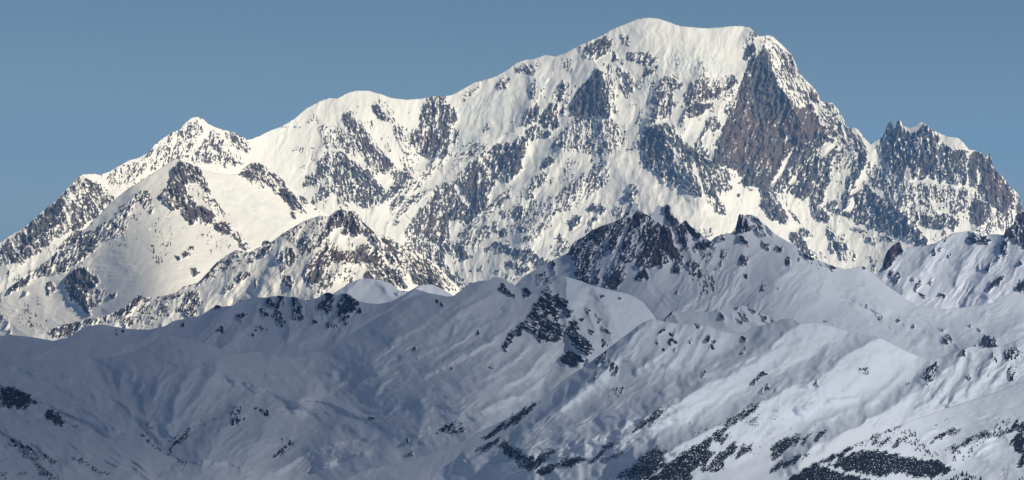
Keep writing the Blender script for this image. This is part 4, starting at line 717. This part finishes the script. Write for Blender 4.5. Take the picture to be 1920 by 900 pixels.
def cloud():
    """a broad thin cloud bank drifting over the near valleys, above and outside the picture; it dims the sun there"""
    ns, ms = 96, 110
    xs = np.linspace(-12000, 17000, ns); ys = np.linspace(-9000, 25000, ms)
    X, Y = np.meshgrid(xs, ys)
    X = X+500*perlin(X/5000, Y/5000, 7); 
    off = 3500/math.tan(R_(SUN_EL)); gx, gy = X-off*math.sin(R_(SUN_AZ)), Y+off*math.cos(R_(SUN_AZ))   # the ground this part of the cloud shades
    def bump(cx, cy, rx, ry): return np.exp(-((gx-cx)/rx)**2-((gy-cy)/ry)**2)
    tr = CLOUD_T(gx, gy)
    tr = np.clip(tr*(1+.35*fbm(gx/2600, gy/2600, 4, 13)), .02, 1)
    e = np.minimum(np.minimum(X+12500, 17500-X)/2500, np.minimum(Y+9000, 25000-Y)/1600)
    tr = 1-(1-tr)*smooth(e)
    a = 1-np.sqrt(tr)
    th = 60+480*(1-tr)*(.7+.5*fbm(X/900, Y/900, 4, 17))
    th = np.clip(th, 15, 900)*smooth(e*1.2+.02)+8
    zb = 5450+120*fbm(X/1800, Y/1800, 3, 19)-th*.35; zt = zb+th
    V = np.concatenate([np.stack([X.ravel(), Y.ravel(), zb.ravel()], 1), np.stack([X.ravel(), Y.ravel(), zt.ravel()], 1)])
    ii, jj = np.meshgrid(np.arange(ms-1), np.arange(ns-1), indexing='ij'); q = (ii*ns+jj).ravel(); N = ns*ms
    F = [np.stack([q, q+ns, q+ns+1, q+1], 1), np.stack([q, q+1, q+ns+1, q+ns], 1)+N]
    b = np.concatenate([np.arange(ns), np.arange(1, ms)*ns+ns-1, np.arange(ns-2, -1, -1)+(ms-1)*ns, np.arange(ms-2, 0, -1)*ns])
    b2 = np.roll(b, -1); F.append(np.stack([b, b2, b2+N, b+N], 1))
    m = bpy.data.materials.new('cloud'); m.use_nodes = True; t = m.node_tree; t.nodes.clear()
    o_ = t.nodes.new('ShaderNodeOutputMaterial'); mx = t.nodes.new('ShaderNodeMixShader'); tp = t.nodes.new('ShaderNodeBsdfTransparent')
    df = t.nodes.new('ShaderNodeBsdfDiffuse'); df.inputs[0].default_value = (.62, .66, .74, 1); at = t.nodes.new('ShaderNodeAttribute'); at.attribute_name = 'thick'
    tp.inputs[0].default_value = (.88, .91, 1.0, 1)
    t.links.new(at.outputs['Fac'], mx.inputs[0]); t.links.new(tp.outputs[0], mx.inputs[1]); t.links.new(df.outputs[0], mx.inputs[2]); t.links.new(mx.outputs[0], o_.inputs[0])
    o = mesh_np('cloud', V, np.concatenate(F), m, {'thick': np.concatenate([a.ravel(), a.ravel()])})
    tag(o, 'thin grey cloud bank high over the near valleys', None, None, 'structure')
def CLOUD_T(x, y):
    # share of sunlight let through, by place on the ground (metres)
    v = np.interp(y, [0, 10000, 12500, 15500, 17000, 20000, 21300, 22300, 26200, 29500], [.62, .62, .62, .51, .45, .40, .48, .72, .60, 1.0])
    lx = np.interp(x/np.maximum(y, 4000), [-.16, -.06, .0, .05, .10, .16], [.13, .19, .36, .68, .82, 1.0])
    f = smooth((y-21000)/6000)
    return np.clip(v*(lx*(1-f)+f), .06, 1)
cloud()

# ------------------------------------------------------------------ trees, scrub and pylons
vr = np.random.default_rng(23)
MAT_CROWN = plain_mat('spruce_needles', (.018, .026, .020), .9, (.08, (.045, .055, .038)))
MAT_TRUNK = plain_mat('spruce_bark', (.05, .038, .03), .9)
MAT_SCRUB = plain_mat('bare_alder_scrub', (.008, .008, .014), .9, (.05, (.030, .026, .032)))
MAT_STEEL = plain_mat('galvanised_steel', (.50, .51, .53), .5)

def conifer_meshes(v):
    r = np.random.default_rng(100+v)
    H = 1.0; V = []; F = []
    tiers = 6; n = 9
    for i in range(tiers):
        z0 = .14+.78*i/tiers; z1 = min(1.0, z0+.30-.02*i); rad = (.23-.030*i)*(1+.2*r.uniform(-1, 1))*(1.25 if v == 3 else 1)
        b = len(V)
        for k in range(n):
            a = 2*math.pi*(k+.5*(i % 2))/n; q = rad*(.62+.62*r.random()); V.append((q*math.cos(a), q*math.sin(a), z0-.05*r.random()))
        V.append((.01*r.uniform(-1, 1), .01*r.uniform(-1, 1), z1)); V.append((0, 0, z0+.06))
        for k in range(n):
            F.append((b+k, b+(k+1) % n, b+n)); F.append((b+(k+1) % n, b+k, b+n+1))
    crown = bpy.data.meshes.new('crown'); crown.from_pydata(V, [], F); crown.materials.append(MAT_CROWN)
    V = []; F = []; 
    for j, (z, q) in enumerate(((-.06, .035), (.2, .028), (.9, .006))):
        for k in range(5): V.append((q*math.cos(k*1.2566), q*math.sin(k*1.2566), z))
    for j in range(2):
        for k in range(5): a = j*5+k; b = j*5+(k+1) % 5; F.append((a, b, b+5, a+5))
    tr = bpy.data.meshes.new('trunk'); tr.from_pydata(V, [], F); tr.materials.append(MAT_TRUNK)
    return crown, tr
CONI = [conifer_meshes(v) for v in range(5)]
def conifer(key, x, y, h, label, group=None, v=None):
    v = int(vr.integers(0, 5)) if v is None else v
    g = ground_at(key, x, y)
    t = bpy.data.objects.new('spruce_tree', None); COL.objects.link(t)
    t.location = (g[0], g[1], g[2]-.4); t.rotation_euler = (vr.uniform(-.04, .04), vr.uniform(-.04, .04), vr.uniform(0, 6.28))
    s = h*vr.uniform(.9, 1.1); t.scale = (s*vr.uniform(.95, 1.35), s*vr.uniform(.95, 1.35), s)
    tag(t, label, 'tree', group)
    for nm, me in (('crown', CONI[v][0]), ('trunk', CONI[v][1])):
        c = bpy.data.objects.new(nm, me); COL.objects.link(c); c.parent = t
def scatter(pts, n):
    pts = parse(pts); xs = [p[0] for p in pts]; ys = [p[1] for p in pts]; out = []
    while len(out) < n:
        x = vr.uniform(min(xs), max(xs), 200); y = vr.uniform(min(ys), max(ys), 200)
        m = inside(x, y, pts); out += list(zip(x[m], y[m]))
    return sorted(out[:n], key=lambda p: p[1])
# lone trees that can be picked out
for key, x, y, h, lab in (
    ('Q', 1636, 821, 17, 'large round-topped spruce standing alone on the crest of the wooded ridge'),
    ('Q', 1590, 842, 13, 'spruce at the left end of the wooded ridge above the scrub'),
    ('Q', 1718, 866, 20, 'tall dark spruce at the edge of the ski run, left one of a pair'),
    ('Q', 1729, 866, 18, 'tall dark spruce at the edge of the ski run, right one of a pair'),
    ('Q', 1833, 836, 9, 'lowest of three tiny spruces at the upper edge of the open piste'),
    ('Q', 1838, 831, 8, 'middle one of three tiny spruces at the upper edge of the open piste'),
    ('Q', 1844, 830, 8, 'rightmost of three tiny spruces at the upper edge of the open piste'),
    ('Q', 1822, 842, 15, 'dark spruce on the open piste, topmost of a small clump'),
    ('Q', 1823, 847, 13, 'dark spruce on the open piste, second from the top of a small clump'),
    ('Q', 1817, 850, 13, 'dark spruce on the open piste, left one of a small clump'),
    ('Q', 1817, 857, 12, 'dark spruce on the open piste, lowest of a small clump'),
    ('Q', 1807, 858, 13, 'single spruce below the dark thicket, nearer the pylon'),
    ('Q', 1806, 864, 10, 'small spruce just under the single one below the dark thicket'),
    ('Q', 1792, 865, 13, 'small spruce below the dark thicket, left of the open piste'),
    ('Q', 1787, 865, 11, 'small spruce left of another below the dark thicket'),
    ('Q', 1805, 890, 20, 'tallest spruce of the black row along the bottom edge'),
    ('Q', 1541, 885, 14, 'small spruce on the snow strip beside the lowest scrub'),
    ('Q', 1556, 883, 13, 'second small spruce on the snow strip beside the lowest scrub'),
    ('V', 762, 831, 11, 'solitary little conifer on the bright hump of the valley floor'),
    ('V', 819, 812, 8, 'tiny conifer on the crest of the pale bank'),
    ('V', 235, 815, 10, 'lone conifer on the shaded slope left of the ravine'),
    ('V', 688, 883, 13, 'dark bushy tree at the foot of the pale bank'),
    ('L', 11, 899, 17, 'triangular spruce in the very corner of the lowest snowfield'),
    ('L', 4, 866, 9, 'small spruce near the edge of the lowest snowfield'),
    ('L', 13, 863, 8, 'tiny spruce right of another near the edge of the lowest snowfield')):
    conifer(key, x, y, h, lab)
CL = [
 ('V', "0,727 12,725 25,728 40,736 58,746 78,756 74,760 58,758 50,768 38,772 30,764 18,768 0,764", 92, 12, 'dark spruce in the steep wood at the left edge', 'spruces of the wood at the left edge'),
 ('V', "84,779 88,770 100,771 112,780 121,795 118,803 108,800 100,792 88,788", 40, 11, 'dark spruce in the small detached wood on the left slope', 'spruces of the small detached wood'),
 ('Q', "1663,809 1675,803 1690,800 1692,804 1676,809 1664,812", 14, 10, 'spruce in the row on the ridge crest above the wooded knoll', 'spruces along the ridge crest'),
 ('Q', "1688,812 1700,806 1716,812 1730,826 1738,838 1758,850 1763,857 1745,857 1722,852 1712,842 1702,828", 52, 11, 'spruce in the loose grove between the two ski runs', 'spruces of the grove between the ski runs'),
 ('Q', "1850,822 1856,806 1868,796 1884,790 1908,798 1912,806 1886,812 1860,822", 40, 11, 'spruce in the dense grove above the open piste', 'spruces of the grove above the open piste'),
 ('Q', "1783,858 1790,845 1804,846 1802,856 1790,862", 10, 12, 'spruce in the clump under the dark thicket', 'spruces under the dark thicket'),
 ('Q', "1756,906 1775,899 1792,892 1808,890 1826,893 1840,898 1842,908", 32, 15, 'black spruce in the row along the bottom edge', 'spruces along the bottom edge'),
 ('Q', "1900,814 1920,806 1924,826 1908,822", 10, 12, 'spruce in the grove at the right edge', 'spruces at the right edge'),
 ('Q', "1902,908 1912,897 1922,893 1924,908", 6, 13, 'black spruce in the right corner by the second pylon', 'spruces in the right corner'),
]
for key, poly, n, h, lab, grp in CL:
    for x, y in scatter(poly, n): conifer(key, x, y, 1.12*h*vr.uniform(.7, 1.15), lab, grp)

# ---- bushes
def bush_template(r):
    V = []; 
    for k in range(5): a = k*1.2566+r.uniform(-.3, .3); q = r.uniform(.75, 1.2); V.append((q*math.cos(a), q*math.sin(a), r.uniform(-.1, .15)))
    for k in range(4): a = k*1.5708+r.uniform(-.3, .3); q = r.uniform(.4, .8); V.append((q*math.cos(a), q*math.sin(a), r.uniform(.55, .95)))
    V.append((r.uniform(-.2, .2), r.uniform(-.2, .2), r.uniform(1.0, 1.35)))
    V = np.array(V)
    F = [(0, 1, 5), (1, 6, 5), (1, 2, 6), (2, 7, 6), (2, 3, 7), (3, 8, 7), (3, 4, 8), (4, 5, 8), (4, 0, 5), (5, 6, 9), (6, 7, 9), (7, 8, 9), (8, 5, 9)]
    return V, np.array(F)
BT = [bush_template(np.random.default_rng(300+i)) for i in range(6)]
def scrub(key, polys, cover, rad, label, hole=.35):
    VV = []; FF = []; off = 0
    for pts in polys:
        P = parse(pts); xs = np.array([p[0] for p in P]); ys = np.array([p[1] for p in P])
        area = abs(np.dot(xs, np.roll(ys, -1))-np.dot(ys, np.roll(xs, -1)))/2
        n = int(area*cover/(rad*rad*(.34 if key == 'Q' else .48)))+6
        x = vr.uniform(xs.min()-9, xs.max()+9, n*8); y = vr.uniform(ys.min()-9, ys.max()+9, n*8)
        sd = sdist(x, y, P)
        hol = perlin(x/9, y/6, 120)+.6*perlin(x/3.6, y/2.6, 121)
        m = (vr.random(len(x)) < smooth(.5+(sd-1.5+6*perlin((x*.75+y*.66)/7, (x*.66-y*.75)/22, 122))/8)) & (hol < 1.05-hole*2)
        x = x[m][:n]; y = y[m][:n]
        for i in range(len(x)):
            g = ground_at(key, x[i], y[i]); u = K*g[1]
            T_, F_ = BT[i % 6]; s = .9*rad*u*vr.uniform(.55, 1.35); a = vr.uniform(0, 6.28); ca, sa = math.cos(a), math.sin(a)
            W_ = np.stack([(T_[:, 0]*ca-T_[:, 1]*sa)*s, (T_[:, 0]*sa+T_[:, 1]*ca)*s, T_[:, 2]*s*vr.uniform(.6, 1.1)], 1)+np.array(g)
            VV.append(W_); FF.append(F_+off); off += len(T_)
    o = mesh_np('scrub', np.concatenate(VV), np.concatenate(FF), MAT_SCRUB, smooth_=False)
    tag(o, label, None, None, 'stuff')
scrub('P', ["905,822 925,806 942,795 962,780 980,769 1000,758 1012,754 998,768 985,780 962,798 940,810 922,820", "884,850 900,838 920,828 936,820 934,830 912,843"], .95, 1.6, 'dark scrub filling the hollow where the long slope meets the valley', .05)
scrub('P', ["933,834 945,828 962,836 975,846 990,850 1002,858 1020,850 1040,843 1042,848 1025,860 1012,876 992,884 975,876 966,866 958,858 946,848", "1003,884 1020,876 1045,868 1072,858 1086,855 1096,862 1080,872 1052,877 1030,888 1010,889"], .85, 1.5, 'mottled scrub along the foot of the long slope', .12)
scrub('P', ["1184,811 1195,798 1215,784 1235,770 1240,766 1242,772 1232,783 1216,795 1200,806 1190,811"], .85, 1.4, 'narrow dark strip of scrub in the middle of the pale slope', .12)
scrub('P', ["1128,838 1140,829 1152,829 1148,838 1135,848 1120,860 1106,869 1104,867 1118,853 1132,844", "1120,865 1140,858 1158,850 1172,846 1168,852 1150,861 1128,866"], .8, 1.2, 'two thin scrub strips low on the pale slope', .15)
scrub('P', ["1150,900 1165,885 1190,868 1215,848 1232,838 1250,843 1244,856 1252,872 1232,886 1218,902"], .72, 1.5, 'patchy scrub left of the darkest scrub belt', .22)
scrub('P', ["1215,903 1240,880 1262,862 1290,845 1315,828 1345,808 1372,786 1400,768 1416,762 1414,772 1396,785 1376,796 1362,808 1346,818 1336,826 1330,842 1340,850 1318,872 1296,886 1300,903"], .95, 1.5, 'darkest diagonal belt of scrub near the bottom edge', .06)
scrub('P', ["1316,881 1330,868 1345,855 1362,840 1378,828 1384,842 1374,852 1362,862 1356,880 1336,886", "1380,845 1395,836 1412,832 1405,845 1390,856 1380,860", "1340,826 1356,816 1368,812 1366,822 1350,834"], .85, 1.4, 'triangular scrub patch right of the darkest belt', .1)
scrub('P', ["1444,842 1455,830 1472,820 1486,816 1502,818 1494,832 1478,840 1468,852 1452,866 1446,858", "1500,822 1508,816 1522,812 1518,824 1506,836", "1522,825 1535,812 1550,808 1545,818 1530,830", "1438,884 1455,872 1478,862 1498,852 1512,852 1500,864 1472,876 1448,888"], .75, 1.4, 'ragged scrub islands on the lower right of the pale slope', .2)
scrub('P', ["1365,790 1380,778 1405,760 1418,752 1422,762 1400,776", "1400,792 1416,782 1424,790 1412,802", "1260,852 1276,844 1280,850 1268,858"], .35, 1.2, 'thin fringe of scrub above the darkest belt', .25)
scrub('Q', ["1470,903 1500,885 1525,871 1556,857 1588,841 1600,842 1585,852 1562,864 1535,872 1560,883 1600,892 1650,903 1600,920 1480,920"], .95, 1.6, 'grey brown scrub wood below the lower ski track', .1)
scrub('Q', ["1555,873 1575,862 1600,849 1625,844 1645,846 1668,850 1700,858 1720,861 1745,862 1765,868 1788,880 1770,890 1745,896 1712,895 1690,884 1672,888 1652,895 1610,887 1575,880"], .98, 1.6, 'broad grey brown scrub wood between the two ski tracks', .08)
scrub('Q', ["1604,836 1632,822 1660,810 1662,813 1635,826 1608,838", "1630,833 1650,824 1668,820 1672,830 1650,836", "1668,838 1685,822 1700,820 1698,828 1682,840", "1615,834 1630,829 1640,832 1625,838"], .6, 1.3, 'loose scrub on the ridge above the upper ski track', .2)
scrub('Q', ["1772,847 1785,838 1800,832 1825,820 1845,812 1852,806 1856,816 1848,820 1830,826 1805,838 1785,847"], .98, 1.5, 'dark thicket of scrub bordering the open piste', .04)
scrub('Q', ["1852,820 1870,814 1890,808 1902,803 1904,808 1882,815 1858,822"], .95, 1.4, 'low dark hedge of scrub right above the open piste', .04)
scrub('Q', ["1752,821 1765,815 1778,806 1790,800 1798,804 1792,812 1775,818 1760,824", "1742,830 1752,824 1755,828 1746,833", "1895,800 1908,792 1922,792 1922,804 1905,806"], .8, 1.3, 'small scrub patch in the snow above the thicket', .15)
scrub('Q', ["1897,822 1905,812 1922,812 1922,850 1905,845 1899,838", "1904,873 1912,862 1922,852 1922,868 1910,874"], .95, 1.6, 'brown scrub wood cut by the right edge', .08)
scrub('V', ["0,726 12,724 26,727 40,735 58,745 74,755 70,758 56,756 48,764 36,768 28,762 16,766 0,764", "84,779 90,771 102,772 113,781 120,794 116,801 106,797 98,790 88,786"], .9, 1.7, 'dark undergrowth of the steep wood at the left edge', .08)
scrub('V', ["310,848 318,838 332,826 346,814 352,806 358,806 350,818 336,832 320,846", "262,812 268,816 282,826 296,836 308,846 306,850 292,842 276,830", "316,853 330,858 346,866 356,868 350,872 330,864"], .8, 1.5, 'dark alder scrub in the ravine of the left valley', .12)
scrub('V', ["352,806 370,798 400,786 412,780 400,790 372,802", "318,830 326,818 340,806 350,800 340,814 328,826", "272,790 280,796 290,806 286,808 276,800"], .3, 1.2, 'thin line of scrub running up from the ravine', .2)
scrub('V', ["118,788 130,792 142,800 150,808 146,808 134,800 120,792"], .6, 1.2, 'short row of scrub below the small detached wood', .1)
scrub('V', ["513,857 520,849 534,838 545,830 548,832 538,842 524,854"], .85, 1.3, 'sliver of scrub in a gully of the lower valley', .05)
scrub('L', ["17,823 24,822 36,828 34,832 22,828", "36,832 60,843 90,858 106,868 104,870 84,860 58,847 38,836", "134,858 150,862 160,868 156,870 142,866", "165,872 180,880 190,886 186,888 172,880", "40,836 58,838 60,843 50,843", "196,886 207,888 206,892 198,891"], .85, 1.3, 'thread of scrub along the bank of the lowest snowfield', .05)
scrub('L', ["36,846 60,850 80,870 100,890 96,898 78,884 56,866 40,856", "92,876 104,880 100,886", "95,898 112,890 108,903"], .18, 1.2, 'scattered scrub on the lowest snowfield', .2)
scrub('L', ["0,885 12,886 14,890 2,892", "34,884 50,886 48,890 36,889"], .4, 1.2, 'few bushes near the corner spruce', .1)

# ---- single bushes dotted over the slopes
def bush_mesh(i):
    V, F = BT[i]; me = bpy.data.meshes.new('bush'); me.from_pydata([tuple(v) for v in V], [], [tuple(f) for f in F]); me.materials.append(MAT_SCRUB); return me
BM = [bush_mesh(i) for i in range(6)]
def bushes(key, poly, n, rad, label, group):
    for x, y in scatter(poly, n):
        g = ground_at(key, x, y); o = bpy.data.objects.new('bush', BM[int(vr.integers(0, 6))]); COL.objects.link(o)
        s = rad*K*g[1]*vr.uniform(.6, 1.3); o.location = g; o.rotation_euler = (0, 0, vr.uniform(0, 6)); o.scale = (s, s, s*vr.uniform(.7, 1.1))
        tag(o, label, 'bush', group)
for a in (
 ('P', "1118,745 1150,722 1165,718 1155,735 1130,755", 14, 1.0, 'small bush on the upper left of the long pale slope', 'bushes on the upper left of the pale slope'),
 ('P', "1150,812 1180,792 1240,748 1268,748 1260,775 1240,800 1215,815 1190,822", 44, 1.1, 'small dark bush scattered round the narrow scrub strip', 'bushes round the narrow scrub strip'),
 ('P', "1185,825 1235,812 1240,836 1200,848", 20, 1.0, 'small bush above the patchy scrub low on the slope', 'bushes above the patchy scrub'),
 ('P', "1290,815 1330,795 1370,780 1360,792 1320,812 1296,822", 22, 1.2, 'small bush on the snow just above the darkest belt', 'bushes above the darkest belt'),
 ('P', "1440,775 1455,760 1462,765 1458,785 1445,790", 16, 1.1, 'small bush in the speckled hollow of the pale slope', 'bushes in the speckled hollow'),
 ('P', "1462,782 1480,760 1490,758 1484,775 1468,790", 10, 1.0, 'small bush right of the speckled hollow', 'bushes right of the speckled hollow'),
 ('P', "1400,735 1430,720 1436,750 1425,790 1404,800", 20, 1.0, 'small bush on the rib beside the rock outcrops', 'bushes beside the rock outcrops'),
 ('P', "1400,855 1440,812 1520,790 1548,800 1500,815 1440,850", 18, 1.1, 'small bush among the ragged scrub islands', 'bushes among the scrub islands'),
 ('P', "1780,775 1810,752 1835,745 1815,760 1790,778", 22, 1.0, 'small bush in the line on the far right slope', 'bushes in the line on the right slope'),
 ('P', "1880,760 1918,742 1920,775 1895,780", 14, 1.0, 'small bush on the slope above the right edge grove', 'bushes above the right edge grove'),
 ('Q', "1750,800 1765,790 1780,783 1778,790 1758,804", 8, 1.1, 'small bush on the snow above the grove between the runs', 'bushes above the grove'),
 ('Q', "1862,790 1880,780 1906,788 1890,794", 14, 1.1, 'small bush speckling the snow above the dense grove', 'bushes above the dense grove'),
 ('Q', "1625,828 1700,800 1690,815 1640,835", 16, 1.1, 'small bush on the ridge left of the grove', 'bushes on the ridge left of the grove'),
 ('V', "860,812 920,800 940,802 880,830 850,838", 8, 1.0, 'small bush on the pale bank of the valley floor', 'bushes on the pale bank'),
 ('V', "300,800 360,770 400,780 370,800 330,820", 12, .9, 'small bush above the ravine', 'bushes above the ravine'),
 ('V', "250,790 262,790 300,840 290,845", 10, .9, 'small bush on the left bank of the ravine', 'bushes on the left bank of the ravine'),
 ('V', "335,862 365,875 360,900 345,895", 6, 1.1, 'small bush on the stream below the ravine', 'bushes on the stream below the ravine'),
 ('L', "110,838 130,850 140,855 118,850", 8, 1.0, 'small bush above the scrub thread of the lowest snowfield', 'bushes above the scrub thread')):
    bushes(*a)

# ---- lattice pylons
def bars_mesh(name, segs, r, parent):
    V = []; F = []
    for (a, b) in segs:
        a = Vector(a); b = Vector(b); d = (b-a).normalized(); u = d.orthogonal().normalized(); w = d.cross(u); n0 = len(V)
        for p in (a, b):
            for k in range(4): V.append(tuple(p+u*(r*math.cos(k*1.5708+.785))+w*(r*math.sin(k*1.5708+.785))))
        for k in range(4): F.append((n0+k, n0+(k+1) % 4, n0+4+(k+1) % 4, n0+4+k))
        F += [(n0+3, n0+2, n0+1, n0), (n0+4, n0+5, n0+6, n0+7)]
    me = bpy.data.meshes.new(name); me.from_pydata(V, [], F); me.materials.append(MAT_STEEL)
    o = bpy.data.objects.new(name, me); COL.objects.link(o); o.parent = parent; return o
def pylon(x, y, label, s):
    g = ground_at('Q', x, y)
    t = bpy.data.objects.new('power_pylon', None); COL.objects.link(t); t.location = g; t.rotation_euler = (0, 0, .12)
    tag(t, label, 'pylon', 'pylons in the right corner')
    def truss(a0, a1, b0, b1, n, r, name, w0, w1):
        """two chords in front and two behind, laced with diagonals"""
        sg = []
        for i in range(n):
            f0, f1 = i/n, (i+1)/n
            p0, p1 = Vector(a0).lerp(Vector(a1), f0), Vector(a0).lerp(Vector(a1), f1)
            q0, q1 = Vector(b0).lerp(Vector(b1), f0), Vector(b0).lerp(Vector(b1), f1)
            d0 = Vector((0, w0+(w1-w0)*f0, 0)); d1 = Vector((0, w0+(w1-w0)*f1, 0))
            for sgn in (-1, 1):
                sg += [(p0+sgn*d0, p1+sgn*d1), (q0+sgn*d0, q1+sgn*d1), (p0+sgn*d0, q1+sgn*d1), (q0+sgn*d0, p1+sgn*d1)]
            sg += [(p0-d0, p1+d1), (q0-d0, q1+d1), (p1-d1, p1+d1), (q1-d1, q1+d1), (p1-d1, q1-d1), (p1+d1, q1+d1)]
        bars_mesh(name, sg, r, t)
    r = .2*s
    truss((-6*s, 0, 0), (-2.6*s, 0, 20*s), (6*s, 0, 0), (2.6*s, 0, 20*s), 5, r, 'tower_body', 5*s, 2.2*s)
    for k in (-1, 1):
        truss((k*2.6*s, 0, 20*s), (k*7.6*s, 0, 48*s), (k*1.2*s, 0, 21*s), (k*5.6*s, 0, 48*s), 7, r, 'window_leg', 2.0*s, 1.2*s)
        truss((k*5.8*s, 0, 51*s), (k*9.2*s, 0, 64*s), (k*7.4*s, 0, 51*s), (k*9.4*s, 0, 64*s), 4, r*.9, 'horn', .9*s, .2*s)
    truss((-15*s, 0, 49.5*s), (15*s, 0, 49.5*s), (-11*s, 0, 51.5*s), (11*s, 0, 51.5*s), 9, r, 'crossarm', .9*s, .9*s)
    for k in (-14, 0, 14):
        bars_mesh('insulator', [((k*s, 0, 49.2*s), (k*s, 0, 44*s))], .28*s, t)
pylon(1886, 911, 'tall grey lattice pylon standing on the snow in the bottom right corner', 1.26)
pylon(1924, 909, 'second grey lattice pylon, cut off by the right edge', 1.1)
